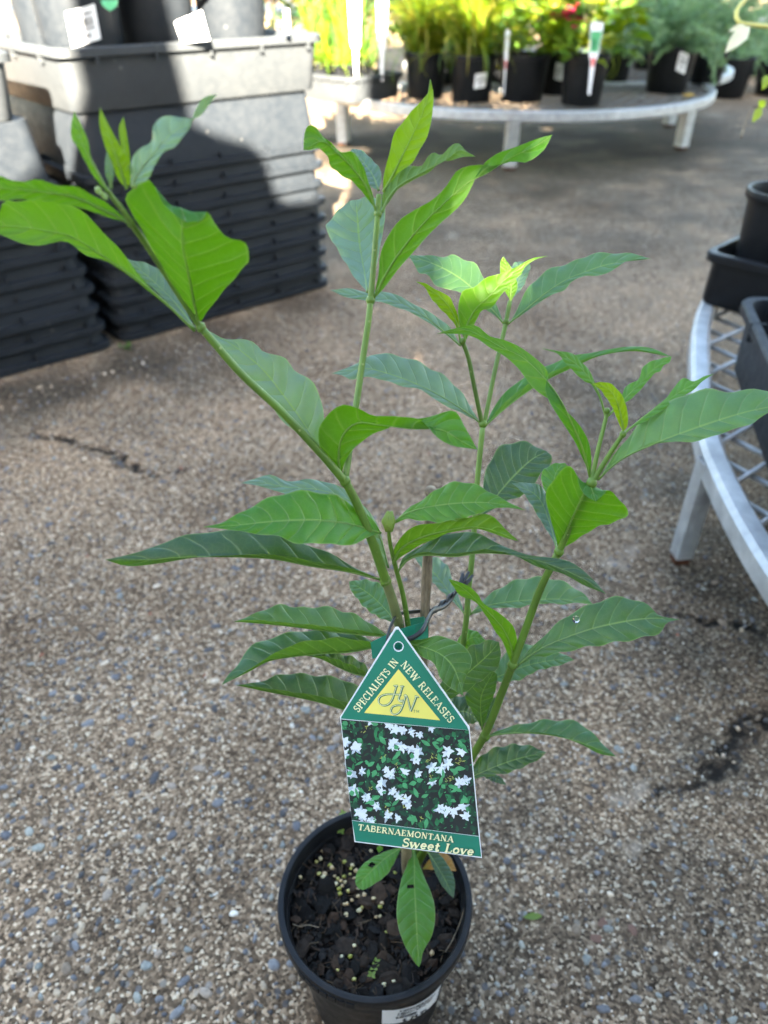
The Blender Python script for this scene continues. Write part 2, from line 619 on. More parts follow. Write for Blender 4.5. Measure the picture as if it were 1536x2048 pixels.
crack_or_shade([(60, 868), (130, 884), (230, 905), (300, 925), (352, 946)], .012, .007)
crack_or_shade([(1300, 1205), (1345, 1222), (1400, 1240), (1460, 1252), (1500, 1268), (1570, 1290)], .008, .018)
crack_or_shade([(1340, 1655), (1358, 1600), (1390, 1565), (1430, 1530), (1480, 1500), (1560, 1430)], .008, .026, .95)
crack_or_shade([(1385, 1570), (1420, 1562), (1470, 1545)], .013, .01, .8)
crack_or_shade([(965, 1995), (1005, 1930), (1045, 1875)], .0025, .002, .8)
crack_or_shade([(-40, 800), (120, 770), (260, 720)], .012, .01, .6)
crack_or_shade([(820, 290), (1100, 305), (1300, 330), (1600, 350)], .10, .07, .5)  # broad band of painted shade under the back bench
def paint_shade(px, py, r, k):  # paints soft shade into the ground colour
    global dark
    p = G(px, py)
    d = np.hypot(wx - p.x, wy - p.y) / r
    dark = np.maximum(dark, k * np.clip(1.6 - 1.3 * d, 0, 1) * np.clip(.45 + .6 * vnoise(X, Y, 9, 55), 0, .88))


for q in ((720, 300, .45, 1.25), (860, 285, .5, 1.25), (1010, 290, .55, 1.25), (1160, 285, .55, 1.25), (1290, 268, .5, .6), (280, 730, .10, .6), (450, 660, .10, .6), (600, 605, .10, .55), (120, 775, .10, .6), (20, 800, .10, .5), (690, 420, .25, .35)):  # shade under the back bench and along the foot of the stacks
    paint_shade(*q)
damp_shade = np.zeros(len(X))  # moist mossy patches, plus shade painted on far paving and by the stacks


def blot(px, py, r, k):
    global damp_shade
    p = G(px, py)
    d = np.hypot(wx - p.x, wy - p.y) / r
    damp_shade = np.maximum(damp_shade, k * np.clip(1.5 - 1.2 * d, 0, 1) * np.clip(.35 + 1.2 * vnoise(X, Y, 14, 21), 0, 1))


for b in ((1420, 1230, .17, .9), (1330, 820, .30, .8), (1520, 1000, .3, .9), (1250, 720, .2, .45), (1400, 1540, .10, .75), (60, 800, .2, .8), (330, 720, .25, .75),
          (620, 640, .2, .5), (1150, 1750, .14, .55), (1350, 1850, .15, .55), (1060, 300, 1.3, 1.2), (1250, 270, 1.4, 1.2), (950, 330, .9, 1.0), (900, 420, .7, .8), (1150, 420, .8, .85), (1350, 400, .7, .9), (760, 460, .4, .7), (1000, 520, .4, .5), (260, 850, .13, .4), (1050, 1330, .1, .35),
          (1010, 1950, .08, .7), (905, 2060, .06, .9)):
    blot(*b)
pale = np.zeros(len(X))
for px, py, r in ((610, 620, .013), (640, 612, .016), (668, 640, .010), (1250, 1130, .03), (1150, 1190, .03), (1280, 1100, .02), (1290, 1690, .014), (1240, 1560, .02), (1295, 1580, .015),
                  (1180, 240, .06), (1250, 262, .06), (1430, 230, .08), (900, 470, .03)):
    p = G(px, py)
    d = np.hypot(wx - p.x, wy - p.y) / r
    pale = np.maximum(pale, .42 * np.clip(1.4 - 1.3 * d, 0, 1) * np.clip(.2 + 1.2 * vnoise(X, Y, 80, 33), 0, 1))
damp_shade = np.clip(damp_shade, 0, 1)
Zg = -.0045 * dark + (vnoise(X, Y, 3, 40) - .5) * .004 + (vnoise(X, Y, 35, 41) - .5) * .0008
nx_, ny_ = len(gx), len(gy)
I = np.arange(nx_ * ny_).reshape(ny_, nx_)
Q = np.stack([I[:-1, :-1], I[:-1, 1:], I[1:, 1:], I[1:, :-1]], -1).reshape(-1, 4)
ground = mesh('ground', np.stack([X, Y, Zg], 1), Q.tolist(), M_GROUND, col=np.stack([dark, damp_shade, pale, np.ones(len(X))], 1))
tag(ground, 'worn exposed-aggregate concrete paving of the nursery yard', kind='structure')


def ground_z(x, y):
    x = np.array([x]); y = np.array([y])
    return float(((vnoise(x, y, 3, 40) - .5) * .004 + (vnoise(x, y, 35, 41) - .5) * .0008)[0])


# pebbles set flush in the concrete
def pebble_shape(seed):
    r = random.Random(seed)
    n = r.choice((7, 8, 9))
    rad = [r.uniform(.72, 1.12) for _ in range(n)]
    V = []
    for k, (s, z) in enumerate(((1.0, -.35), (.93, .10), (.62, .24))):
        for i in range(n):
            a = 2 * math.pi * (i + r.uniform(-.18, .18)) / n
            V.append((math.cos(a) * rad[i] * s, math.sin(a) * rad[i] * s * .72, z + r.uniform(-.03, .03)))
    V.append((r.uniform(-.1, .1), r.uniform(-.1, .1), .27))
    Fc = []
    for j in range(2):
        for i in range(n):
            Fc.append((j * n + i, j * n + (i + 1) % n, (j + 1) * n + (i + 1) % n, (j + 1) * n + i))
    for i in range(n): Fc.append((2 * n + i, 2 * n + (i + 1) % n, 3 * n))
    return V, Fc


SHAPES = [pebble_shape(s) for s in range(9)]
STONE_COLS = [(.105, .104, .112), (.14, .139, .147), (.185, .182, .186), (.23, .235, .215), (.30, .30, .262), (.085, .081, .083), (.44, .34, .24), (.60, .49, .37), (.68, .62, .53), (.22, .165, .12), (.30, .24, .19), (.27, .10, .065)]
STONE_W = [9, 9, 9, 6, 3, 7, 4, 2.5, .8, 6, 6, .25]
cand = []
while len(cand) < 7200:
    px = random.uniform(-40, 1576)
    py = random.uniform(560, 2090)
    p = G(px, py)
    z = Zh(px, py, 0)
    if random.random() > (z / 1.6) ** 1.4 + .10: continue
    if random.random() < .35 * min(1, max(0, (px - 700) / 500)): continue
    if p.x < -.05 and p.y > .88 * p.x + 2.03 - .05: continue
    r = min(.0072, random.lognormvariate(math.log(.0021), .48)) * (1.0 if px < 900 else .85)
    cand.append((r * F / z, r, p.x, p.y))
cand.sort(reverse=True)
grid = {}
kept = []
for c in cand:
    key = (int(c[2] / .02), int(c[3] / .02))
    ok = True
    for i in (-1, 0, 1):
        for j in (-1, 0, 1):
            for q in grid.get((key[0] + i, key[1] + j), ()):
                if math.hypot(q[2] - c[2], q[3] - c[3]) < (q[1] + c[1]) * .95: ok = False
    if ok:
        grid.setdefault(key, []).append(c); kept.append(c)
pot_c = P(750, 1790, .54)
kept = [c for c in kept if math.hypot(c[2] - pot_c.x, c[3] - pot_c.y) > .056]
pm = []
for k, (V, Fc) in enumerate(SHAPES):
    me = bpy.data.meshes.new('stone')
    me.from_pydata(V, [], Fc); me.materials.append(M_STONE)
    me.polygons.foreach_set('use_smooth', [True] * len(me.polygons))
    pm.append(me)
mb = MB()
for i, (ps, r, x, y) in enumerate(kept):
    k = random.randrange(9); a = random.uniform(0, 6.28)
    col = random.choices(STONE_COLS, STONE_W)[0]
    if r < .0019 and random.random() < .55: col = random.choice(STONE_COLS[6:9])
    f = random.uniform(.85, 1.2)
    col = tuple(c * f for c in col)
    sx = random.uniform(.85, 1.3); hz = min(r * .55, .0016)
    gz = ground_z(x, y) + .0002
    if i < 300:
        o = bpy.data.objects.new('stone', pm[k])
        COL.objects.link(o); o.parent = ground
        o.location = (x, y, gz); o.rotation_euler = (random.uniform(-.06, .06), random.uniform(-.06, .06), a)
        o.scale = (r * sx, r, hz / .27); o.color = col + (1,)
    else:
        V, Fc = SHAPES[k]; ca, sa = math.cos(a), math.sin(a)
        tx, ty = random.uniform(-.1, .1), random.uniform(-.1, .1)
        W = []
        for vx, vy, vz in V:
            vx *= r * sx; vy *= r
            W.append((x + ca * vx - sa * vy, y + sa * vx + ca * vy, gz + vz * hz / .27 + tx * vx + ty * vy))
        mb.add(W, Fc, 0, col)
o = mb.build('gravel', M_STONES, ground)
tag(o, kind='stuff')

# ------------------------------------------------------------------ added unseen sun blocker behind the viewer, its edge cut to shape the shade
WY = -1.2
TE = math.tan(SUN_EL)


def wh(y, h): return h + TE * (y - WY)


prof = [(-6, 1.30), (-1.2, 1.45), (-.80, wh(1.40, .30)), (-.708, wh(1.46, .336)), (-.667, wh(1.495, .368)), (-.594, wh(1.558, .45)), (-.563, wh(1.585, .50)), (-.560, 3.9), (-.398, 3.9), (-.400, wh(1.72, .43)),
        (-.358, wh(1.76, .399)), (-.295, wh(1.814, .37)), (-.269, wh(1.836, .328)), (-.256, wh(1.845, .262)), (-.235, wh(1.86, .235)), (-.170, wh(1.91, .225)), (-.15, wh(1.93, .25)),
        (-.138, 2.35), (-.128, 2.56), (-.075, 2.60), (-.062, wh(3.62, .39)), (.15, wh(3.72, .40)), (.35, wh(3.6, .395)), (.62, wh(3.6, .39)), (.86, wh(3.5, .40)), (.93, wh(3.5, .52)), (.98, 4.3), (1.6, 4.6), (3, 4.6), (6.5, 4.6)]
# dense columns so that a small opening can be left where the sun slips through to the leaves
hx = [.031, .062, .0621, .074]
xs = sorted(set([p[0] for p in prof] + [hx[0], hx[1], hx[2], hx[3]]))
V, Fc = [], []


def blocker_quad(xa, xb, za0, zb0, za1, zb1):
    n = len(V)
    for y in (WY, WY - .012):
        V.extend([(xa, y, za0), (xb, y, zb0), (xb, y, zb1), (xa, y, za1)])
    Fc.extend([(n, n + 1, n + 2, n + 3), (n + 7, n + 6, n + 5, n + 4), (n + 3, n + 2, n + 6, n + 7), (n, n + 4, n + 5, n + 1), (n, n + 3, n + 7, n + 4), (n + 1, n + 5, n + 6, n + 2)])


pxs = [p[0] for p in prof]; phs = [p[1] for p in prof]
spot0, spot1 = 1.384, 1.426
tip0, tip1 = 1.386, 1.448
for a, b in zip(xs[:-1], xs[1:]):
    ha, hb = np.interp(a, pxs, phs), np.interp(b, pxs, phs)
    if abs(a - hx[0]) < 1e-6 or abs(a - hx[2]) < 1e-6:
        lo, hi = (spot0, spot1) if abs(a - hx[0]) < 1e-6 else (tip0, tip1)
        blocker_quad(a, b, 0, 0, lo, lo); blocker_quad(a, b, hi, hi, ha, hb)
        k = int((b - a) / .006) + 1                       # added bars that dim the sun through the little opening
        for i in range(k):
            xa = a + (b - a) * i / k
            blocker_quad(xa, xa + (b - a) / k * .80, lo, lo, hi, hi)
    else:
        blocker_quad(a, b, 0, 0, ha, hb)
# added panel above: keeps the far end of the yard in shade while the sun slips under it
blocker_quad(-7, 6.5, 3.86, 3.86, 5.6, 5.6)
tag(mesh('sun_blocker', V, Fc, M_BLOCKER, smooth=False), 'added unseen sun blocker behind the viewer, shaped to shade the yard', 'wall', kind='structure')

# ------------------------------------------------------------------ stacks of nursery trays
UA = math.atan2(.650, .760)
UV_ = Vector((.760, .650, 0)); VV = Vector((-.650, .760, 0))
TA, TB = .587, .49


def tray_mesh(name, a, b, ht, inverted, taper=.046, rim=.010, rimh=.015, ribs=True, m=M_TRAY):
    r = .028
    rs = [rring(a - taper, b - taper, r, 0), rring(a - taper + .004, b - taper + .004, r, .004), rring(a - rim * 2, b - rim * 2, r, ht - rimh - .002), rring(a, b, r, ht - rimh), rring(a, b, r, ht - .003), rring(a - .005, b - .005, r, ht),
          rring(a - rim * 2 - .004, b - rim * 2 - .004, r, ht), rring(a - rim * 2 - .008, b - rim * 2 - .008, r, ht - .006), rring(a - taper - .006, b - taper - .006, r, .005)]
    V, Fc = rings(rs)
    B = MB(); B.add(V, Fc)
    if ribs:
        for s in (-1, 1):
            for i in range(5):
                x = (-.4 + .2 * i) * a + .013
                B.box((x, s * (b / 2 - rim + .0005), ht - rimh * .5 - .006), (.004, rim * 2, rimh + .012))
            for i in range(3):
                B.box((s * (a / 2 - rim + .0005), (-.3 + .3 * i) * b, ht - rimh * .5 - .006), (rim * 2, .004, rimh + .012))
    if inverted:
        B.v = [(x, -y, ht - z) for x, y, z in B.v]
    me = bpy.data.meshes.new(name)
    me.from_pydata(B.v, [], B.f)
    me.materials.append(m)
    me.polygons.foreach_set('use_smooth', [True] * len(me.polygons))
    try: me.set_sharp_from_angle(angle=math.radians(35))
    except Exception: pass
    return me


INV_H, STEP, NT_ = .125, .041, 9
me_inv = tray_mesh('nested_tray', TA, TB, INV_H, True, m=M_NEST)
me_up = tray_mesh('nursery_tray', TA + .012, TB + .01, .107, False, .038)
ORD = ['lowest', 'second', 'third', 'fourth', 'fifth', 'sixth', 'seventh', 'eighth', 'topmost']
fl = Vector((-.582, 1.568, 0))
for which, corner, lean in (('right-hand', fl, .0), ('left-hand', fl - UV_ * (TA + .016) - VV * .004, -.0042)):
    for k in range(NT_):
        o = bpy.data.objects.new('nested_tray', me_inv)
        COL.objects.link(o)
        c = corner + UV_ * (TA / 2 + lean * k + random.uniform(-.003, .003)) + VV * (TB / 2 + random.uniform(-.003, .003))
        o.location = (c.x, c.y, .001 + k * STEP)
        o.rotation_euler = (0, 0, UA + random.uniform(-.008, .008))
        w = ORD[k] if k in (0, 8) else ORD[k] + ' from the ground'
        tag(o, 'upside-down black nursery tray, %s in the %s stack' % (w, which), 'tray', 'nested trays in the %s stack' % which)
    c = corner + UV_ * (TA / 2 + lean * 9 + (.0 if lean == 0 else -.035)) + VV * (TB / 2)
    o = bpy.data.objects.new('nursery_tray', me_up)
    COL.objects.link(o)
    topz = .001 + 8 * STEP + INV_H
    o.location = (c.x, c.y, topz + .001); o.rotation_euler = (0, 0, UA + (.0 if lean == 0 else .02))
    tag(o, ('shallow black tray holding dark pots on top of the right-hand stack' if lean == 0 else 'sunlit black tray on top of the left-hand stack'), 'tray')
    if lean == 0: tray_c = Vector((c.x, c.y, topz + .006))
    else: tray_l = Vector((c.x, c.y, topz + .006))


# ------------------------------------------------------------------ pots
def pot_mesh(name, R, H, m=M_PLAST, rim=.010, lip=.006, seg=40):
    r0 = R * .80
    pr = [(0, .002), (r0 * .96, .002), (r0, .006), (R - lip, H - rim * 1.6), (R - lip * .2, H - rim * 1.5), (R, H - rim * 1.2), (R, H - .002), (R - .0015, H), (R - lip, H - .0005), (R - lip * 1.3, H - .004), (R - lip * 1.5, H - .03), (r0 * .97, H - .05)]
    V, Fc = lathe(pr, seg)
    me = bpy.data.meshes.new(name)
    me.from_pydata(V, [], Fc); me.materials.append(m)
    me.polygons.foreach_set('use_smooth', [True] * len(me.polygons))
    try: me.set_sharp_from_angle(angle=math.radians(50))
    except Exception: pass
    return me


def soil_mesh(name, R, z, seed=1):
    r = random.Random(seed)
    V = [(0, 0, z)]; Fc = []
    n = 26; rr_ = [.25, .5, .75, .93, 1.0]
    for s in rr_:
        for k in range(n):
            a = 2 * math.pi * k / n
            V.append((R * s * math.cos(a), R * s * math.sin(a), z + r.uniform(-.004, .004)))
    for k in range(n): Fc.append((0, 1 + k, 1 + (k + 1) % n))
    for j in range(len(rr_) - 1):
        for k in range(n):
            a = 1 + j * n + k; b = 1 + j * n + (k + 1) % n
            Fc.append((a, b, b + n, a + n))
    me = bpy.data.meshes.new(name)
    me.from_pydata(V, [], Fc); me.materials.append(M_SOIL)
    return me


def link(name, me, parent, loc=(0, 0, 0), rot=(0, 0, 0), scale=(1, 1, 1)):
    o = bpy.data.objects.new(name, me)
    COL.objects.link(o)
    o.parent = parent
    o.location = loc; o.rotation_euler = rot; o.scale = scale
    return o


def curved_label(name, R, H, ang, za, zb, w, tilt=0.0, parent=None, prints=True):
    """white sticker wrapped on a pot wall; ang is the facing angle"""
    B = MB()
    n = 8
    V = []
    for j, z in enumerate((za, zb)):
        for i in range(n + 1):
            s = (i / n - .5) * w
            zz = z + s * math.tan(tilt)
            r = R * (.80 + .2 * zz / H) - .006 * min(1, zz / H) + .0022
            a = ang + s / r
            V.append((r * math.cos(a), r * math.sin(a), zz))
    Fc = [(i, i + 1, n + 2 + i, n + 1 + i) for i in range(n)]
    B.add(V, Fc, 0)
    if prints:
        def strip(s0, s1, t0, t1):
            Q = []
            for s, t in ((s0, t0), (s1, t0), (s1, t1), (s0, t1)):
                z = za + (zb - za) * t; ss = (s - .5) * w; zz = z + ss * math.tan(tilt)
                r = R * (.80 + .2 * zz / H) - .006 * min(1, zz / H) + .0028
                Q.append((r * math.cos(ang + ss / r), r * math.sin(ang + ss / r), zz))
            B.add(Q, [(0, 1, 2, 3)], 1)
        x = .14
        while x < .84:
            ww = random.choice((.012, .02, .03)); strip(x, x + ww, .46, .70); x += ww + random.choice((.014, .022, .03))
        for t in (.78, .36):
            x = .12
            while x < .86:
                ww = random.uniform(.02, .05); strip(x, x + ww, t, t + .06); x += ww + .016
        for x in (.3, .4, .5, .6): strip(x, x + .06, .14, .26)
    return B.build(name, [M_WHITE, M_INK], parent, smooth=False, local=True)


FACE = -math.pi / 2


def make_pot(R, H, loc, label, cat='pot', group=None, m=None, soil=True, lab=None, name='plant_pot', sd=1):
    e = empty(name, loc, label, cat, group)
    link('pot', pot_mesh('pot', R, H, m or M_PLAST), e)
    if soil: link('soil', soil_mesh('soil', R - .012, H - .022, sd), e)
    if lab: curved_label('price_label', R, H, *lab, parent=e)
    return e



# ------------------------------------------------------------------ benches
def sweep_rect(pts, w, h, ztop, close=False, bev=.004):
    """rect tube swept along xy points, top face at ztop"""
    P2 = [Vector((p[0], p[1])) for p in pts]
    n = len(P2)
    prof_ = [(-w / 2 + bev, 0), (w / 2 - bev, 0), (w / 2, -bev), (w / 2, -h + bev), (w / 2 - bev, -h), (-w / 2 + bev, -h), (-w / 2, -h + bev), (-w / 2, -bev)]
    k = len(prof_)
    V, Fc = [], []
    for i in range(n):
        t = (P2[min(i + 1, n - 1)] - P2[max(i - 1, 0)]).normalized()
        nn = Vector((-t.y, t.x))
        for a, b in prof_: V.append((P2[i].x + nn.x * a, P2[i].y + nn.y * a, ztop + b))
    for i in range(n - 1):
        for j in range(k):
            a = i * k + j; b = i * k + (j + 1) % k
            Fc.append((a, b, b + k, a + k))
    Fc.append(tuple(range(k - 1, -1, -1))); Fc.append(tuple(range((n - 1) * k, n * k)))
    return V, Fc


def leg(parent, x, y, top, s, rz=0.0, lean=(0, 0), hollow=False):
    """square tube leg with a rusty foot under it"""
    R = Matrix.Rotation(rz, 3, 'Z')
    t = s * .12
    B = MB()
    rs = []
    z0 = .012
    for (w, z) in ((s, z0), (s, top), (s - t, top), (s - t, top - .03 if hollow else top - .002)):
        ring = rring(w, w, s * .1 if w == s else s * .06, z, 3)
        rs.append([tuple(R @ Vector(p) + Vector((x + lean[0] * (1 - z / top), y + lean[1] * (1 - z / top), 0))) for p in ring])
    V, Fc = rings(rs)
    B.add(V, Fc)
    l = B.build('leg', M_GALV, parent, autosmooth=40)
    V, Fc = rings([[(px_ + x + lean[0], py_ + y + lean[1], pz_) for px_, py_, pz_ in rring(s * f, s * f, s * .2, z, 3)] for f, z in ((.95, .0005), (.97, .008), (.8, .0135))])
    mesh('foot', V, Fc, M_RUST, l)
    return l


def clip_disc(p0, d, c, r):
    """parameter range of line p0+t*d within disc"""
    ex, ey = p0[0] - c[0], p0[1] - c[1]
    b = ex * d[0] + ey * d[1]; cc = ex * ex + ey * ey - r * r
    q = b * b - cc
    if q <= 0: return None
    s = math.sqrt(q)
    return -b - s, -b + s


def half_bench(c, r, h, ymin=None, ymax=None, a0=0, a1=0, label='', legs=()):
    e = empty('display_bench', (c[0], c[1], 0), label, 'bench', 'galvanised round benches at the back')
    pts = [(c[0] + r * math.cos(t), c[1] + r * math.sin(t)) for t in np.linspace(a0, a1, 60)]
    V, Fc = sweep_rect(pts, .032, .036, h)
    mesh('rim', V, Fc, M_GALV, e, autosmooth=40)
    (xa, ya), (xb, yb) = pts[0], pts[-1]
    V, Fc = sweep_rect([(xa, ya), ((xa + xb) / 2, (ya + yb) / 2), (xb, yb)], .03, .04, h - .002)
    mesh('back_rail', V, Fc, M_GALV, e, autosmooth=40)
    B = MB()
    for ang in (math.radians(62), math.radians(118)):
        d = (math.cos(ang), math.sin(ang)); nn = (-d[1], d[0])
        for k in np.arange(-r, r, .052):
            p0 = (c[0] + nn[0] * k, c[1] + nn[1] * k)
            cl = clip_disc(p0, d, c, r - .02)
            if not cl: continue
            t0, t1 = cl
            ylo = ymin if ymin is not None else -99; yhi = ymax if ymax is not None else 99
            ta, tb = (ylo - p0[1]) / d[1], (yhi - p0[1]) / d[1]
            t0, t1 = max(t0, min(ta, tb)), min(t1, max(ta, tb))
            if t1 - t0 < .03: continue
            V, Fc = tube([(p0[0] + d[0] * t0, p0[1] + d[1] * t0, h - .012 - .004 * (ang > 1.5)), (p0[0] + d[0] * t1, p0[1] + d[1] * t1, h - .012 - .004 * (ang > 1.5))], .003, 4)
            B.add(V, Fc)
    B.build('mesh_deck', M_DECK, e)
    for q in legs: leg(e, q[0], q[1], h - .036, .05, q[2] if len(q) > 2 else 0)
    return e


BH = .246
b1 = half_bench((.60, 4.02), .885, BH, ymax=4.02, a0=math.pi, a1=2 * math.pi, label='galvanised half-round mesh bench in front, crowded with black pots', legs=((.52, 3.36, .1), (1.37, 3.79, .5), (-.19, 3.9, -.4)))
b2 = half_bench((1.0, 4.86), .88, BH - .002, ymin=4.06, a0=math.radians(-64), a1=math.radians(244), label='galvanised round mesh bench at the back holding feathery grey-green plants', legs=((1.5, 4.4, .3), (.3, 5.2, 0), (1.6, 5.3, 0)))
V, Fc = [], []
th = np.linspace(math.radians(-42), math.radians(-38), 6)
B = MB()
q = G(1377, 190, BH)
B.box((q.x, q.y, BH + .001), (.05, .03, .003), Matrix.Rotation(.75, 3, 'Z'))
B.build('price_sticker', M_YELLOW, b1, smooth=False)

# near bench on the right
rb = [(1.08, 2.02), (.90, 1.83), (.78, 1.66), (.667, 1.49), (.556, 1.285), (.470, 1.045), (.420, .865), (.405, .769), (.397, .668), (.396, .575), (.40, .45), (.43, .30), (.50, .12), (.62, -.05)]
RBH = .178
eb = empty('display_bench', (.9, .8, 0), 'curved galvanised bench with open diamond mesh at the right', 'bench')
rim_pts = spline(rb, 70)
V, Fc = sweep_rect([(p[0] + .014, p[1]) for p in rim_pts], .030, .036, RBH, bev=.006)
mesh('rim', V, Fc, M_GALV, eb, autosmooth=40)


def rim_x(y):
    return float(np.interp(y, rim_pts[::-1, 1], rim_pts[::-1, 0])) + .02


for ang, dz, sp_ in ((math.radians(38), .0, .084), (math.radians(-58), -.0072, .11)):
    d = Vector((math.cos(ang), math.sin(ang)))
    for k in np.arange(-1.6, 3.4, sp_):
        run = []
        for t in np.arange(-.3, 2.6, .012):
            x, y = .40 + d.x * t, k + d.y * t
            if -.03 < y < 1.98 and x < 1.45 and x > rim_x(y) - .008: run.append((x, y))
            elif len(run) > 3: break
            else: run = []
        if len(run) < 5: continue
        V, Fc = tube([(run[0][0], run[0][1], RBH - .022 + dz), (run[-1][0], run[-1][1], RBH - .022 + dz)], .0036, 6)
        mesh('wire', V, Fc, M_GALV, eb)
V, Fc = tube([(.44, 1.02, RBH - .04), (1.4, 1.02, RBH - .04)], .010, 6)
mesh('cross_bar', V, Fc, M_GALV, eb)
lg = G(1364, 1122)
leg(eb, lg.x - .004, lg.y, .168, .024, .10, (.0, .0), True)
leg(eb, .95, 1.75, .14, .043)
leg(eb, .72, .05, .14, .043)


# ------------------------------------------------------------------ foliage builders (local to a pot's soil)
def jitter(c, f):
    k = random.uniform(1 - f, 1 + f)
    return (c[0] * k * random.uniform(.9, 1.12), c[1] * k, c[2] * k * random.uniform(.8, 1.2))


def strap_plant(B, n, L, w, cols, z0, spread=.02, el=(48, 86), droop=1.0):
    for _ in range(n):
        a = random.uniform(0, 2 * math.pi); e = math.radians(random.uniform(*el))
        l = L * random.uniform(.55, 1.1); ww = w * random.uniform(.7, 1.25)
        p = Vector((random.gauss(0, spread), random.gauss(0, spread), z0))
        col = jitter(random.choice(cols), .2)
        ns = 9
        V = []
        dr = droop * random.uniform(.9, 2.6)
        tw = random.uniform(-.5, .5)
        for i in range(ns + 1):
            t = i / ns
            ee = e - dr * t * t
            s = Vector((-math.sin(a + tw * t), math.cos(a + tw * t), 0)) * (ww * .5 * (1 - t ** 3) * (.6 + .4 * min(1, t * 5)))
            V += [tuple(p - s), tuple(p + Vector((0, 0, -ww * .18))), tuple(p + s)]
            p = p + Vector((math.cos(a) * math.cos(ee), math.sin(a) * math.cos(ee), math.sin(ee))) * (l / ns)
        Fc = []
        for i in range(ns):
            b = i * 3
            Fc += [(b, b + 1, b + 4, b + 3), (b + 1, b + 2, b + 5, b + 4)]
        B.add(V, Fc, 0, col)


def oval_leaf(B, base, d, nrm, L, w, col, mi=0):
    d = d.normalized(); s = d.cross(nrm).normalized(); nrm = s.cross(d)
    V = [base]; prof_ = [(.18, .55), (.42, 1.0), (.68, .82), (.88, .4)]
    for t, k in prof_:
        c = base + d * (L * t) - nrm * (L * .22 * t * t)
        V += [c - s * (w * k * .5) + nrm * (w * .10 * k), c, c + s * (w * k * .5) + nrm * (w * .10 * k)]
    V.append(base + d * L - nrm * (L * .25))
    Fc = [(0, 2, 1), (0, 3, 2)]
    for i in range(len(prof_) - 1):
        a = 1 + i * 3
        Fc += [(a, a + 1, a + 4, a + 3), (a + 1, a + 2, a + 5, a + 4)]
    a = 1 + (len(prof_) - 1) * 3
    Fc += [(a, a + 1, a + 3), (a + 1, a + 2, a + 3)]
    B.add([tuple(v) for v in V], Fc, mi, col)


def broad_plant(B, n, R, Hh, L, w, cols, z0):
    for _ in range(n):
        a = random.uniform(0, 2 * math.pi); r = R * math.sqrt(random.random()); h = random.random()
        p = Vector((r * math.cos(a), r * math.sin(a), z0 + .02 + Hh * h * (1 - .35 * (r / R) ** 2)))
        d = Vector((math.cos(a + random.gauss(0, .7)), math.sin(a + random.gauss(0, .7)), random.uniform(-.3, .8)))
        nr = Vector((random.gauss(0, .35), random.gauss(0, .35), 1))
        oval_leaf(B, p, d, nr, L * random.uniform(.6, 1.1), w * random.uniform(.7, 1.1), jitter(random.choice(cols), .25))


def fern_plant(B, n, L, cols, z0, leaflets=46, el=(5, 80)):
    for _ in range(n):
        a = random.uniform(0, 2 * math.pi); e = math.radians(random.uniform(*el))
        l = L * random.uniform(.6, 1.1)
        p = Vector((random.gauss(0, .02), random.gauss(0, .02), z0))
        col0 = random.choice(cols)
        dr = random.uniform(.5, 1.7)
        for i in range(leaflets):
            t = i / leaflets
            ee = e - dr * t * t
            d = Vector((math.cos(a) * math.cos(ee), math.sin(a) * math.cos(ee), math.sin(ee)))
            p = p + d * (l / leaflets)
            if t < .12: continue
            for _k in range(3):
                q = Vector((random.gauss(0, 1), random.gauss(0, 1), random.gauss(0, .8))).normalized()
                q = (q + d * .9).normalized()
                s = q.cross(Vector((random.gauss(0, 1), random.gauss(0, 1), random.gauss(0, 1)))).normalized() * .0030
                ll = .034 * random.uniform(.5, 1.2) * (1 - .5 * t)
                B.add([tuple(p - s), tuple(p + s), tuple(p + q * ll * .6 + s * .8), tuple(p + q * ll)], [(0, 1, 2), (0, 2, 3)], 0, jitter(col0, .3))


YG = [(.15, .21, .012), (.10, .18, .012), (.21, .25, .022), (.07, .15, .015), (.24, .23, .04)]
MG = [(.05, .13, .02), (.08, .17, .025), (.11, .20, .025), (.04, .10, .025)]
FG = [(.15, .27, .165), (.19, .32, .20), (.11, .21, .125), (.23, .35, .23)]


def stick_tag(loc, w, h, label, rz=0.0, tilt=.12, pic=False, tip=None, face=None):
    """plastic stake label: head above, tapering point below"""
    e = empty('stake_label', loc, label, 'plant label')
    R = Matrix.Rotation(rz, 3, 'Z') @ Matrix.Rotation(-tilt, 3, 'X')

    def slab(name, poly, y0, y1, m, par):
        n = len(poly)
        V = [tuple(R @ Vector((x, y, z)) + Vector(loc)) for y in (y0, y1) for x, z in poly]
        Fc = [tuple(range(n)), tuple(range(2 * n - 1, n - 1, -1))] + [(i, i + n, (i + 1) % n + n, (i + 1) % n) for i in range(n)]
        return mesh(name, V, Fc, m, par, smooth=False)
    c = slab('card', [(-w * .5, h), (-w * .36, .0), (-w * .18, -.02), (-w * .10, -.12), (w * .10, -.12), (w * .18, -.02), (w * .36, 0), (w * .5, h), (w * .4, h * 1.06), (-w * .4, h * 1.06)], -.0006, .0006, M_WHITE, e)
    if pic:
        slab('picture', [(-w * .42, h * .78), (-w * .30, .012), (w * .30, .012), (w * .42, h * .78)], -.0010, -.0007, M_PR_G2, c)
        slab('picture_shade', [(-w * .30, h * .55), (-w * .22, .02), (w * .05, .03), (w * .12, h * .5)], -.0014, -.0011, M_PR_G1, c)
    else:
        for k in range(4):
            slab('print', [(-w * .3, h * (.86 - .16 * k)), (-w * .3, h * (.82 - .16 * k)), (w * random.uniform(.05, .3), h * (.82 - .16 * k)), (w * .25, h * (.86 - .16 * k))], -.0010, -.0007, M_PR_Y if k % 2 else M_PR_G2, c)
    if tip: slab('coloured_tip', [(-w * .2, -.005), (-w * .10, -.032), (w * .10, -.032), (w * .2, -.005)], -.0010, -.0007, tip, c)
    return e


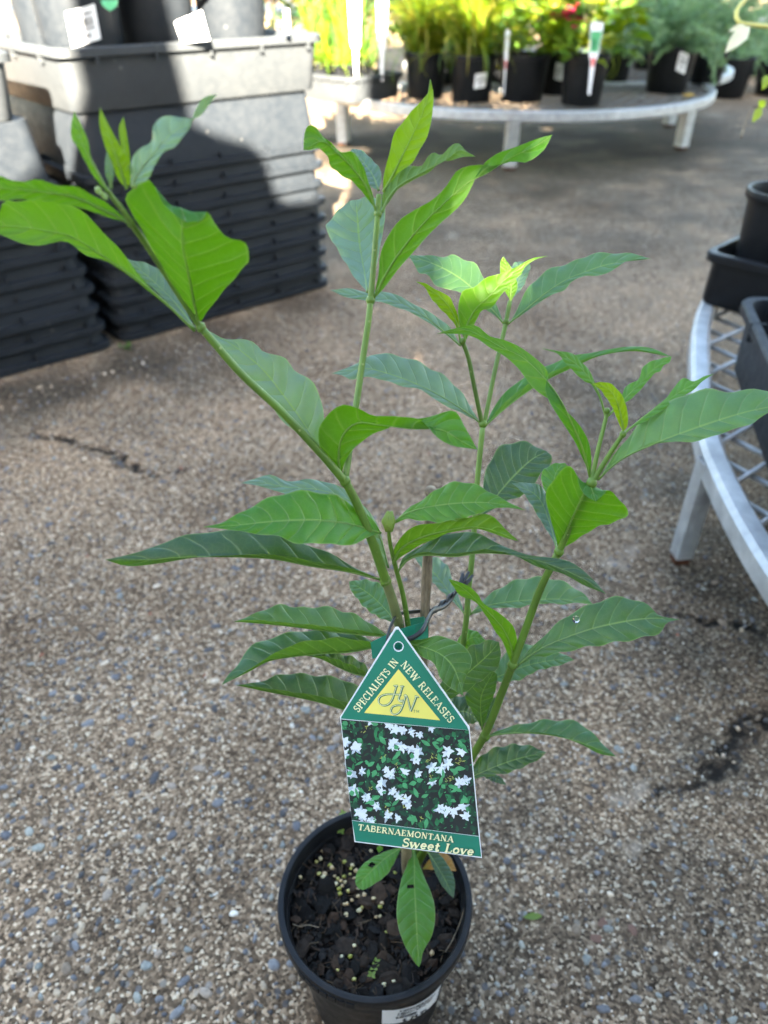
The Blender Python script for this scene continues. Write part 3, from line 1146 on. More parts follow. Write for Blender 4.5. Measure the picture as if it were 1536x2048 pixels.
# pots and plants on the front bench
def bench_plant(px, py, R, H, kind, label, lab=None, name=None, h=BH - .006, sd=1):
    p = G(px, py, h)
    e = make_pot(R, H, (p.x, p.y + R * .78, h), label, 'potted plant', 'potted plants on the back benches', lab=lab, name=name or 'potted_plant', sd=sd)
    B = MB()
    z0 = H - .022
    if kind == 'strap':
        strap_plant(B, 170, .40, .0115, YG, z0, .025)
        strap_plant(B, 40, .40, .010, YG, z0, .03, (20, 60), 1.6)
    elif kind == 'tallstrap': strap_plant(B, 46, .40, .022, YG[:2] + MG, z0, .03, (70, 88), .35)
    elif kind == 'broad': broad_plant(B, 190, .17, .27, .09, .05, YG[:3] + MG[:3], z0)
    elif kind == 'fern': fern_plant(B, 105, .33, FG, z0)
    B.build('foliage', M_FOL, e, local=True)
    return e


f0 = FACE
bench_plant(945, 207, .095, .165, 'strap', 'black pot of arching yellow-green grass with a square price label', (f0 + .32, .055, .105, .05, .1), 'potted_grass', sd=2)
bench_plant(1048, 207, .10, .165, 'broad', 'wide black pot with round light-green leaves behind drooping grass blades', None, 'potted_plant', sd=3)
C_ = bench_plant(1168, 215, .092, .17, 'broad', 'black pot with a crimson flower among light leaves', None, 'potted_flower', sd=4)
bench_plant(1115, 192, .085, .16, 'strap', 'shaded black pot with a narrow white sticker between two larger pots', (f0 - .1, .06, .12, .034, -.15), 'potted_grass', sd=5)
bench_plant(852, 200, .09, .165, 'strap', 'black pot of tangled yellow-green grass, left of the labelled grass pot', None, 'potted_grass', sd=6)
bench_plant(890, 170, .09, .165, 'strap', 'yellow-green grass pot in the second row of the front bench', None, 'potted_grass', sd=16)
bench_plant(1010, 168, .09, .165, 'strap', 'bright grass pot in the second row behind the wide black pot', None, 'potted_grass', sd=17)
bench_plant(1232, 165, .085, .17, 'fern', 'black pot of feathery foliage beside the flowering pot', None, 'potted_fern', sd=7)
bench_plant(1342, 190, .105, .175, 'fern', 'large black pot of feathery grey-green foliage with a tilted white label', (f0 + .18, .085, .155, .045, -.35), 'potted_fern', sd=8)
bench_plant(1418, 170, .09, .17, 'fern', 'rightmost black pot of feathery foliage at the edge of the round bench', None, 'potted_fern', sd=9)
bench_plant(1300, 140, .09, .17, 'fern', 'feathery grey-green plant in the rear row, left of centre', None, 'potted_fern', sd=10)
bench_plant(1385, 140, .09, .17, 'fern', 'feathery grey-green plant in the rear row behind the labelled pot', None, 'potted_fern', sd=12)
for px_, py_, w_ in ((1490, 150, 'beside the bench rim'), (1560, 148, 'at the far right edge')):
    q = G(px_, py_, 0)
    e = make_pot(.13, .22, (q.x, q.y, 0.001), 'black pot of feathery foliage standing on the ground %s' % w_, 'potted plant', 'potted plants on the back benches', name='potted_fern', sd=px_)
    B = MB(); fern_plant(B, 100, .44, FG, .2); B.build('foliage', M_FOL, e, local=True)
# crimson flower head as part of the flowering pot
B = MB()
fl_c = P(1143, 30, Zh(1168, 215, BH) * .95) - ORIGIN[C_]
for k in range(44):
    a = random.uniform(0, 6.28)
    oval_leaf(B, fl_c + Vector((random.gauss(0, .028), random.gauss(0, .012), random.gauss(0, .013))), Vector((math.cos(a), math.sin(a), random.uniform(-.2, .6))), Vector((0, 0, 1)), .04, .03, (1, 1, 1))
B.c = []
B.build('flower', M_MAGENTA, C_, local=True)
q = G(1187, 140, .33)
stick_tag(P(1187, 112, Zh(1168, 215, BH) * .93), .045, .095, 'hanging label with a green picture and a pink tip on the flowering pot', .05, .1, True, M_PINK)
stick_tag(P(1012, 118, Zh(1048, 207, BH) * .96), .018, .09, 'thin pale stake label between the grass pots', .3, .05, False, M_PINK)
# tray of tall plants, left end of the front bench
me_small = tray_mesh('plant_tray', .40, .32, .09, False, .03, m=M_TRAY)
q = G(700, 205, BH - .006)
o = bpy.data.objects.new('plant_tray', me_small); COL.objects.link(o)
o.location = (q.x - .03, q.y + .20, BH - .006); o.rotation_euler = (0, 0, -.75)
tag(o, 'half-sunlit black tray at the left end of the front bench', 'tray')
for i, (dx, dy, w_) in enumerate(((-.11, .02, 'leftmost in'), (.0, -.055, 'nearest in'), (.06, .09, 'rearmost in'), (-.04, .12, 'middle of'))):
    e = make_pot(.055, .115, (q.x - .03 + dx, q.y + .20 + dy, BH), 'small black pot of upright strappy leaves, %s the bench tray' % w_, 'potted plant', 'small pots in the bench tray', name='potted_grass', sd=20 + i)
    B = MB(); strap_plant(B, 26, .34, .020, YG[:2] + MG, .095, .02, (68, 88), .4); strap_plant(B, 18, .26, .008, YG, .095, .02, (20, 60), 1.0); B.build('foliage', M_FOL, e, local=True)
zt = Zh(715, 205, BH)
stick_tag(P(711, 88, zt * .99), .048, .17, 'big overexposed white label, left one in the bench tray', .1, .12)
stick_tag(P(764, 92, zt * 1.0), .042, .15, 'overexposed white label, right one in the bench tray', -.1, .05)

# pots standing in the top trays of the stacks
def in_tray(c, u, v, R, H, label, lab=None, m=None, sd=1, dz=0):
    p = c + UV_ * u + VV * v
    return make_pot(R, H, (p.x, p.y, c.z + dz), label, 'pot', 'dark pots in the trays on the stacks', lab=lab, m=m or M_NEST, sd=sd)


t1 = in_tray(tray_c, -.20, -.135, .085, .205, 'black pot with a barcode price label in the stack-top tray', (f0 + .40, .105, .160, .055, .22), sd=31)
t2 = in_tray(tray_c, -.035, -.125, .082, .20, 'half-sunlit black pot with a blank white card in the stack-top tray', None, sd=32)
t3 = in_tray(tray_c, .135, -.135, .080, .20, 'sunlit pot at the right end of the stack-top tray', None, sd=33)
in_tray(tray_c, -.17, .09, .08, .20, 'pot in the rear row of the stack-top tray, left one', None, sd=34)
in_tray(tray_c, .03, .10, .08, .20, 'pot in the rear row of the stack-top tray, right one', None, sd=35)
in_tray(tray_l, .18, .16, .075, .19, 'dark pot in the tray on the left-hand stack', None, sd=36)
for e, hh in ((t1, .19), (t2, .185), (t3, .185)):
    B = MB(); broad_plant(B, 36, .10, .10, .05, .02, MG + YG, hh); B.build('foliage', M_FOL, e, local=True)


def loose_card(px4, z, name, label, cat, m=M_WHITE, thick=.001):
    pts = [P(x, y, z) for x, y in px4]
    nrm = (pts[1] - pts[0]).cross(pts[2] - pts[0]).normalized() * thick
    V = pts + [p + nrm for p in pts]
    n = len(pts)
    Fc = [tuple(range(n)), tuple(range(2 * n - 1, n - 1, -1))] + [(i, i + n, (i + 1) % n + n, (i + 1) % n) for i in range(n)]
    c = sum(pts, Vector()) / n
    e = empty(name, c, label, cat)
    mesh('card', V, Fc, m, e, smooth=False)
    return e


pc = ORIGIN[t2]
card_z = (pc.y - .088) / ray(385, 55)[1]
loose_card([(349, 44), (403, 21), (419, 80), (364, 86)], card_z, 'price_card', 'tilted blank white card stuck on the half-sunlit pot', 'label')
pc3 = ORIGIN[t3]
loose_card([(568, 20), (577, 18), (579, 66), (569, 68)], (pc3.y - .06) / ray(573, 40)[1], 'stake_label', 'slim white label edge-on at the right end of the stack-top tray', 'plant label')
loose_card([(200, 0), (236, 0), (232, 14), (220, 22), (206, 12)], (ORIGIN[t1].y - .09) / ray(218, 8)[1], 'plant_label', 'small white-edged green label hanging over the barcode pot', 'plant label', M_PR_G2)

# things on the near bench at the right
me_sq = tray_mesh('square_tray', .26, .26, .092, False, .02, ribs=False, m=M_PLAST)
o = bpy.data.objects.new('square_tray', me_sq); COL.objects.link(o)
o.location = (.572 + .178, 1.352, RBH + .001); o.rotation_euler = (0, 0, -.785)
tag(o, 'deep square black tray holding a round pot on the right bench', 'tray')
p1 = Vector((.705, 1.372, RBH + .007))
make_pot(.074, .185, p1, 'round black pot of dark soil in the square tray', 'pot', m=M_PLAST, sd=41)
me_lg = tray_mesh('long_tray', .30, .56, .105, False, .03, ribs=True, m=M_NEST)
o = bpy.data.objects.new('long_tray', me_lg); COL.objects.link(o)
o.location = (.614, .79, RBH + .001); o.rotation_euler = (0, 0, -.227)
tag(o, 'long dusty black tray near the viewer on the right bench', 'tray')
make_pot(.07, .165, (.622, .955, RBH + .007), 'black pot at the back of the long tray', 'pot', m=M_PLAST, sd=42)
make_pot(.07, .165, (.60, .79, RBH + .007), 'black pot in the middle of the long tray', 'pot', m=M_PLAST, sd=43)
stick_tag((.565, 1.02, RBH + .17), .02, .07, 'white label on the pot at the back of the long tray', .6, .1)

# trailing vine at the upper right, rooted in the square tray's pot
ev = empty('trailing_vine', p1 + Vector((0, 0, .16)), 'pale yellow vine tendril with a drooping white-lit leaf, top right corner', 'vine')
root = p1 + Vector((.03, .02, .165))
z_ = 1.0
pts = [root, P(1640, 260, 1.22), P(1650, 60, 1.12), P(1580, 54, 1.02), P(1536, 53, 1.0), P(1505, 50, .99), P(1482, 47, .985), P(1473, 38, .985), P(1474, 20, .985), P(1488, 2, .99), P(1510, -20, 1.0)]
V, Fc = tube([Vector(p) for p in spline([tuple(p) for p in pts], 70)], .0030, 6)
M_VINE = plain('pale_vine_stem', (.62, .56, .16), .5, .4, .1)
M_CREAM = plain('cream_sunlit_leaf', (.72, .66, .44), .5, .4, .08)  # sun glare on the leaf is put into this cream colour
mesh('tendril', V, Fc, M_VINE, ev)
B = MB()
a_, b_ = P(1500, 52, .985), P(1459, 92, .975)
oval_leaf(B, a_, b_ - a_, Vector((-.3, -1, .5)), (b_ - a_).length, .019, (1, 1, 1))
a_, b_ = P(1492, 50, .985), P(1463, 58, .98)
oval_leaf(B, a_, b_ - a_, Vector((-.2, -1, .5)), (b_ - a_).length, .008, (1, 1, 1))
B.c = []
B.build('leaf', M_CREAM, ev)
pts = [P(1600, 216, 1.12), P(1540, 213, 1.08), P(1506, 214, 1.06), P(1500, 222, 1.05), P(1490, 250, 1.05), P(1482, 276, 1.05)]
e2 = empty('dry_twig', P(1600, 216, 1.12), 'thin brown bent twig with a small green leaf, right edge', 'twig')
V, Fc = tube([Vector(p) for p in spline([tuple(p) for p in pts], 40)], .0014, 6)
mesh('stem', V, Fc, M_STAKE, e2)
V, Fc = tube([P(1600, 216, 1.12), P(1680, 330, 1.2), root + Vector((.02, 0, 0))], .0016, 6)
mesh('stem', V, Fc, M_STAKE, e2)
for (ax, ay, bx, by) in ((1522, 214, 1511, 238), (1518, 213, 1530, 203), (1536, 150, 1530, 172)):
    B = MB(); a_, b_ = P(ax, ay, 1.06), P(bx, by, 1.05)
    oval_leaf(B, a_, b_ - a_, Vector((0, -1, .6)), (b_ - a_).length, .012, (.32, .42, .04))
    B.build('leaf', M_FOL, e2)

# ------------------------------------------------------------------ far end of the yard
def far_bench(x0, x1, y, h, label):
    e = empty('long_bench', ((x0 + x1) / 2, y, 0), label, 'bench')
    B = MB(); B.box(((x0 + x1) / 2, y, h - .02), (x1 - x0, .8, .04)); B.build('top', M_GALV, e, smooth=False)
    for x in (x0 + .1, (x0 + x1) / 2, x1 - .1):
        for yy in (y - .35, y + .35):
            B = MB(); B.box((x, yy, (h - .04) / 2), (.05, .05, h - .041)); B.build('leg', M_GALV, e, smooth=False)
    return e


far_bench(-3.2, -.35, 6.3, .45, 'long low bench far behind the tray stacks')
far_bench(1.9, 5.2, 6.9, .40, 'long low bench in the shade at the far right')
M_PACK = plain('packet_paper', (.70, .72, .75), .5, .4, .06)
for i in range(4):
    e = empty('seed_packet', (-.98 + .20 * i, 5.98, .451), ['leftmost', 'second', 'third', 'rightmost'][i] + ' white and blue carton on the far bench', 'carton', 'cartons on the far bench')
    x = -.98 + .20 * i
    B = MB(); B.box((x, 5.98, .585), (.15, .08, .268)); B.build('carton', M_PACK, e, smooth=False)
    B = MB(); B.box((x, 5.936, .67), (.15, .006, .09)); B.build('blue_band', M_BLUE, e, smooth=False)
    B = MB()
    for k in range(5): oval_leaf(B, Vector((x, 5.936, .52)), Vector((math.cos(k * 1.26), 0, math.sin(k * 1.26))), Vector((0, -1, 0)), .05, .035, (1, 1, 1))
    B.c = []; B.build('flower_print', M_ORANGE, e, smooth=False)


def shrub(x, y, R, H, cols, label, n=900, leaf=.09):
    e = empty('garden_shrub', (x, y, 0), label, 'shrub', 'shrubs along the far side')
    B = MB()
    for k in range(5):
        a = 1.3 * k
        V, Fc = tube([(x, y, 0), (x + .12 * R * math.cos(a), y + .12 * R * math.sin(a), H * .4), (x + .5 * R * math.cos(a), y + .5 * R * math.sin(a), H * .85)], [.03, .02, .006], 6)
        B.add(V, Fc)
    B.build('trunk', M_TRUNK, e)
    B = MB()
    cl = [(random.gauss(0, R * .45), random.gauss(0, R * .4), H * random.uniform(.22, .95), R * random.uniform(.2, .42)) for _ in range(16)]
    for _ in range(n):
        cx, cy, cz, cr = random.choice(cl)
        d = Vector((random.gauss(0, 1), random.gauss(0, 1), random.gauss(0, 1))).normalized() * cr * random.random() ** .4
        p = Vector((x + cx, y + cy, max(.05, cz))) + d
        oval_leaf(B, p, Vector((random.gauss(0, 1), random.gauss(0, 1), random.gauss(-.1, .6))), Vector((random.gauss(0, .4), random.gauss(0, .4), 1)), leaf * random.uniform(.6, 1.2), leaf * .5, jitter(random.choice(cols), .35))
    B.build('crown', M_FOL, e)
    return e


DG = [(.03, .075, .03), (.05, .11, .035), (.035, .09, .045), (.07, .14, .05)]
for i, (x, y, R, H) in enumerate(((-3.6, 7.6, .8, 1.5), (-2.3, 8.0, .8, 1.7), (-1.0, 7.7, .7, 1.5), (.2, 7.2, .8, 1.6), (1.5, 7.6, .8, 1.5), (2.8, 8.1, .9, 1.8), (4.2, 8.0, .9, 1.8), (5.6, 8.4, .9, 1.9), (-5.0, 8.2, .9, 1.8))):
    shrub(x, y, R, H, DG, 'dark green leafy shrub along the far side, %s from the left' % ['second', 'third', 'fourth', 'fifth', 'sixth', 'seventh', 'eighth', 'ninth', 'first'][i])
# black pots and grey-green plants in the shade at the far right
for i, (x, y) in enumerate(((2.2, 5.5), (2.55, 5.6), (2.9, 5.5), (2.4, 6.0))):
    e = make_pot(.14, .22, (x, y, .001), 'black pot of feathery foliage on the ground far right, %s' % ['nearest the bench', 'middle one', 'outermost', 'rear one'][i], 'potted plant', 'pots on the ground at the far right', name='potted_fern', sd=60 + i)
    B = MB(); fern_plant(B, 40, .36, FG, .2, 34); B.build('foliage', M_FOL, e, local=True)

for i, (x, y, R, H) in enumerate(((-1.55, 4.9, .55, 1.0), (-.75, 5.15, .5, .95), (-.1, 5.3, .5, .95), (.55, 5.6, .5, 1.0), (-2.5, 4.6, .6, 1.1))):
    shrub(x, y, R, H, DG, 'dark shrub just behind the benches and stacks, %s from the left' % ['second', 'third', 'fourth', 'fifth', 'first'][i], 700, .08)
in_tray(tray_l, .02, .14, .085, .21, 'black pot at the far left edge on the left-hand stack', None, m=M_PLAST, sd=37)

# ------------------------------------------------------------------ the potted shrub
PC = Vector((pot_c.x, pot_c.y, 0))
shrub_e = empty('potted_shrub', PC, 'young shrub with glossy wavy green leaves in a black plastic pot', 'potted plant')
RIM_Z = pot_c.z
PR = .0700
pot = link('pot', None, shrub_e) if False else None
pr = [(0, .002), (.050, .002), (.0525, .006), (.0625, RIM_Z - .016), (.0640, RIM_Z - .0135), (.0690, RIM_Z - .0125), (.0698, RIM_Z - .0115), (.0700, RIM_Z - .002), (.0694, RIM_Z - .0004), (.0682, RIM_Z), (.0656, RIM_Z - .0006), (.0645, RIM_Z - .003), (.0632, RIM_Z - .02), (.061, RIM_Z - .04)]
V, Fc = lathe(pr, 96, (PC.x, PC.y, 0))
pot = mesh('pot', V, Fc, M_POTM, shrub_e, autosmooth=50)
# moulded grip panel let into the rim
B = MB()
for i in range(7):
    a = math.radians(-134 + i * 5.2)
    c = Vector((PC.x + .0701 * math.cos(a), PC.y + .0701 * math.sin(a), RIM_Z - .0068))
    B.box(c, (.0012, .0052, .0066), Matrix.Rotation(a, 3, 'Z'))
B.build('rim_grip', M_PLAST, pot, smooth=False)
V, Fc = [], []
SZ = RIM_Z - .020
n = 60
for j in range(15):
    for k in range(n):
        a = 2 * math.pi * k / n; r = .0628 * j / 14
        V.append((PC.x + r * math.cos(a), PC.y + r * math.sin(a), SZ + random.uniform(-.0022, .0022) + .003 * (1 - j / 14)))
for j in range(14):
    for k in range(n): Fc.append((j * n + k, j * n + (k + 1) % n, (j + 1) * n + (k + 1) % n, (j + 1) * n + k))
soil = mesh('soil', V, Fc, M_SOIL, shrub_e)


def chunk_mesh(name, seed, m, sharp=True):
    r = random.Random(seed)
    V = []
    for z, s in ((-.5, .6), (-.1, 1), (.3, .9), (.5, .45)):
        n_ = 6
        for k in range(n_):
            a = 2 * math.pi * (k + r.uniform(-.2, .2)) / n_
            V.append((math.cos(a) * s * r.uniform(.7, 1.1), math.sin(a) * s * r.uniform(.7, 1.1), z + r.uniform(-.12, .12)))
    Fc = []
    for j in range(3):
        for k in range(6): Fc.append((j * 6 + k, j * 6 + (k + 1) % 6, (j + 1) * 6 + (k + 1) % 6, (j + 1) * 6 + k))
    Fc += [tuple(range(5, -1, -1)), tuple(range(18, 24))]
    me = bpy.data.meshes.new(name)
    me.from_pydata(V, [], Fc); me.materials.append(m)
    if not sharp: me.polygons.foreach_set('use_smooth', [True] * len(me.polygons))
    return me


chips = [chunk_mesh('bark_chip', s, M_CHIP) for s in range(8)]
CH_COL = [(.008, .007, .006), (.011, .009, .008), (.015, .012, .010), (.024, .017, .013), (.04, .025, .017), (.014, .013, .013), (.005, .0045, .004)]
for i in range(290):
    a = random.uniform(0, 2 * math.pi); r = .060 * math.sqrt(random.random())
    s = random.uniform(.0016, .0050) if i > 90 else random.uniform(.0042, .0086)
    o = link('bark_chip', random.choice(chips), soil, (r * math.cos(a), r * math.sin(a), SZ + .0015 + random.uniform(0, .0035)), (random.uniform(-.6, .6), random.uniform(-.6, .6), random.uniform(0, 6.28)), (s * random.uniform(.9, 1.7), s, s * random.uniform(.3, .6)))
    o.color = random.choice(CH_COL) + (1,)
# fine litter between the chips
B = MB()
for i in range(1500):
    a = random.uniform(0, 2 * math.pi); r = .061 * math.sqrt(random.random())
    s = random.uniform(.0005, .0017)
    c = Vector((PC.x + r * math.cos(a), PC.y + r * math.sin(a), SZ + random.uniform(.001, .004)))
    R = Matrix.Rotation(random.uniform(0, 6.28), 3, 'Z') @ Matrix.Rotation(random.uniform(-.7, .7), 3, 'X')
    n0 = len(B.v)
    B.box(c, (s * 3, s, s * .8), R)
    B.c += [random.choice(CH_COL) + (1,)] * 8
for i in range(260):
    a = random.uniform(0, 2 * math.pi); r = .060 * math.sqrt(random.random()); s = random.uniform(.0002, .0005)
    c = Vector((PC.x + r * math.cos(a), PC.y + r * math.sin(a), SZ + random.uniform(.003, .0065)))
    R = Matrix.Rotation(random.uniform(0, 6.28), 3, 'Z') @ Matrix.Rotation(random.uniform(-.4, .4), 3, 'Y')
    B.box(c, (random.uniform(.004, .012), s, s), R)
    B.c += [random.choice([(.06, .035, .02), (.09, .06, .035), (.03, .02, .014)]) + (1,)] * 8
tag(B.build('litter', M_STONES, soil, smooth=False), kind='stuff')
prills = [chunk_mesh('fertiliser_pellet', 50 + s, M_PRILL, False) for s in range(3)]
spots = [(595, 1745), (598, 1741), (601, 1753), (633, 1722), (641, 1716), (660, 1729), (664, 1734), (650, 1746), (676, 1756), (682, 1760), (678, 1776), (690, 1763), (694, 1770), (697, 1780), (680, 1786), (700, 1747), (702, 1736), (712, 1740), (708, 1755),
         (716, 1776), (716, 1791), (722, 1797), (704, 1799), (694, 1806), (688, 1807), (728, 1788), (724, 1813), (718, 1819), (692, 1827), (693, 1833), (753, 1832), (760, 1831), (764, 1805), (708, 1890), (700, 1911), (684, 1912), (645, 1700), (581, 1833), (772, 1864),
         (675, 1939), (708, 1957), (768, 1968), (786, 1961), (864, 1905), (647, 1752), (638, 1746), (690, 1722), (705, 1729), (797, 1722), (800, 1738), (787, 1715), (795, 1730), (790, 1745), (735, 1726), (742, 1700), (921, 1799), (747, 1795), (760, 1812), (684, 1770), (672, 1766), (669, 1751), (688, 1752)]
for i, (x, y) in enumerate(spots):
    g = G(x, y, SZ + .006) - PC
    if math.hypot(g.x, g.y) > .0605: continue
    s = random.uniform(.0015, .0023)
    o = link('fertiliser_pellet', prills[i % 3], soil, (g.x, g.y, g.z - .001), (random.uniform(0, 3), random.uniform(0, 3), 0), (s, s * random.uniform(.8, 1), s * 1.2))
    o.color = random.choice([(.50, .40, .22), (.52, .46, .28), (.42, .38, .12), (.28, .28, .05), (.46, .33, .18)]) + (1,)
# tiny weeds and a root strand
for (x, y) in ((685, 1627), (682, 1664), (748, 1935), (752, 1925), (744, 1950)):
    g = G(x, y, SZ + .008)
    B = MB()
    for k in range(4):
        a = k * 1.6 + random.random()
        oval_leaf(B, g, Vector((math.cos(a), math.sin(a), .5)), Vector((0, 0, 1)), .0034, .0022, (.16, .24, .04))
    B.build('weed_seedling', M_FOL, soil)
pts = [G(585, 1848, SZ + .012), G(600, 1853, SZ + .012), G(615, 1850, SZ + .013), G(638, 1855, SZ + .01)]
V, Fc = tube([Vector(p) for p in spline([tuple(p) for p in pts], 20)], .0003, 5)
mesh('root_strand', V, Fc, M_STAKE, soil)
pts = [G(932, 1800, RIM_Z - .004), G(922, 1840, RIM_Z - .012), G(905, 1880, SZ + .008), G(890, 1905, SZ + .006)]
V, Fc = tube([Vector(p) for p in spline([tuple(p) for p in pts], 20)], .0004, 5)
mesh('root_strand', V, Fc, M_STAKE, soil)


# ---- stems
def stem(pts, w0, w1, col, name='branch', m=None, n=26, seg=10):
    """pts: (px, py, depth); widths in photo pixels"""
    S = spline(pts, n)
    Q = [P(*s) for s in S]
    rad = [(w0 + (w1 - w0) * i / n) * .42 * S[i][2] / F for i in range(n + 1)]
    V, Fc = tube(Q, rad, seg)
    o = mesh(name, V, Fc, m or M_STEM, shrub_e)
    o.color = tuple(col) + (1,)
    return o


SG = (.085, .17, .018); SGL = (.105, .20, .030); SGD = (.065, .13, .015); SGB = (.13, .15, .055)
BZ = Zh(815, 1745, SZ)
stem([(815, 1748, BZ), (813, 1710, .525), (812, 1600, .478), (808, 1420, .427), (802, 1290, .398), (797, 1240, .386)], 27, 24, (1, 1, 1), 'trunk', M_TRUNK)
stem([(798, 1250, .388), (786, 1205, .378), (771, 1160, .368)], 25, 23, SGB)
stem([(772, 1163, .369), (745, 1085, .353), (715, 1010, .343), (690, 962, .336)], 23, 21, SG)
stem([(692, 966, .336), (640, 905, .326), (560, 820, .313), (480, 745, .302), (402, 655, .291)], 20, 18, SG)
stem([(403, 656, .291), (365, 600, .283), (310, 515, .270), (262, 446, .256)], 17, 15, SG)
stem([(264, 448, .256), (245, 420, .251), (226, 396, .247), (214, 378, .244)], 15, 11, SGL)
stem([(690, 962, .336), (700, 890, .337), (713, 805, .337), (726, 715, .335), (737, 640, .332), (741, 600, .331)], 17, 15, SGL)
stem([(741, 602, .331), (748, 520, .327), (755, 432, .322), (758, 388, .319)], 15, 13, SGL)
stem([(818, 1262, .392), (806, 1190, .380), (790, 1130, .368), (779, 1080, .358), (778, 1050, .353)], 14, 9, SG)
# back stem
stem([(822, 1745, BZ), (850, 1600, .505), (905, 1400, .455), (930, 1260, .432), (937, 1180, .425), (945, 1105, .42), (955, 960, .413), (966, 848, .408)], 15, 13, SGL, n=40)
stem([(965, 852, .408), (950, 780, .400), (938, 720, .394), (925, 682, .390)], 11, 11, SGD)
stem([(968, 850, .408), (990, 740, .405), (1004, 680, .404), (1012, 644, .403), (1020, 602, .402)], 11, 11, SGL)
# right stem
stem([(825, 1745, BZ), (880, 1640, .500), (935, 1530, .462), (972, 1465, .444), (1000, 1395, .428), (1025, 1330, .413), (1050, 1262, .402), (1080, 1180, .388), (1118, 1102, .374)], 20, 18, SG, n=40)
stem([(1118, 1104, .374), (1150, 1030, .362), (1183, 965, .350)], 17, 16, SG)
stem([(1182, 968, .350), (1196, 900, .347), (1212, 835, .344), (1214, 818, .343)], 12, 9, SGL)
stem([(1184, 966, .350), (1215, 915, .344), (1246, 868, .338)], 14, 11, SG)
# nodes: slight swellings where leaf pairs leave the stem
for (x, y, z, w) in ((690, 962, .336, 24), (402, 655, .291, 21), (262, 446, .256, 18), (741, 601, .331, 19), (756, 428, .322, 17), (966, 848, .408, 18), (1025, 1330, .413, 22), (1118, 1103, .374, 21), (1183, 966, .350, 23), (771, 1162, .369, 25), (935, 1222, .43, 16), (1012, 644, .403, 14), (925, 683, .39, 14), (970, 1472, .446, 22), (1246, 868, .338, 14), (1214, 822, .343, 13)):
    r = w * .5 * z / F
    V, Fc = lathe([(0, -r * 1.1), (r * .75, -r * .8), (r, 0), (r * .75, r * .8), (0, r * 1.1)], 10, P(x, y, z))
    o = mesh('node', V, Fc, M_STEM, shrub_e); o.color = SG + (1,)
# flower buds at the left tip, leaf bud in the middle
for (x, y, z, w) in ((197, 381, .2425, 15), (208, 392, .242, 13), (203, 388, .241, 10), (212, 396, .2415, 9), (268, 372, .244, 12)):
    r = w * .5 * z / F
    V, Fc = lathe([(0, -r), (r * .8, -r * .6), (r, 0), (r * .7, r * .75), (0, r * 1.2)], 8, P(x, y, z))
    o = mesh('flower_bud', V, Fc, M_STEM, shrub_e); o.color = (.20, .32, .07, 1)
for dx in (-7, -2, 4, 9):
    V, Fc = tube([P(778 + dx * .4, 1062, .353), P(776 + dx, 1042, .351), P(779 + dx * .6, 1022, .349)], [.0012, .0016, .0003], 6)
    o = mesh('leaf_bud', V, Fc, M_STEM, shrub_e); o.color = (.20, .30, .05, 1)

# ---- leaves
TONE = {'c': (.030, .118, .040), 'e': (.066, .180, .066), 'p': (.115, .225, .165), 'd': (.014, .070, .026), 'm': (.032, .165, .012), 'b': (.066, .155, .110), 'l': (.060, .215, .020), 'y': (.16, .31, .008), 'Y': (.22, .36, .01), 'o': (.045, .135, .018)}  # tones b and p hold the bluish sky sheen in the leaf colour
NROW, NCR = 34, 6
_leaf_i = [0]


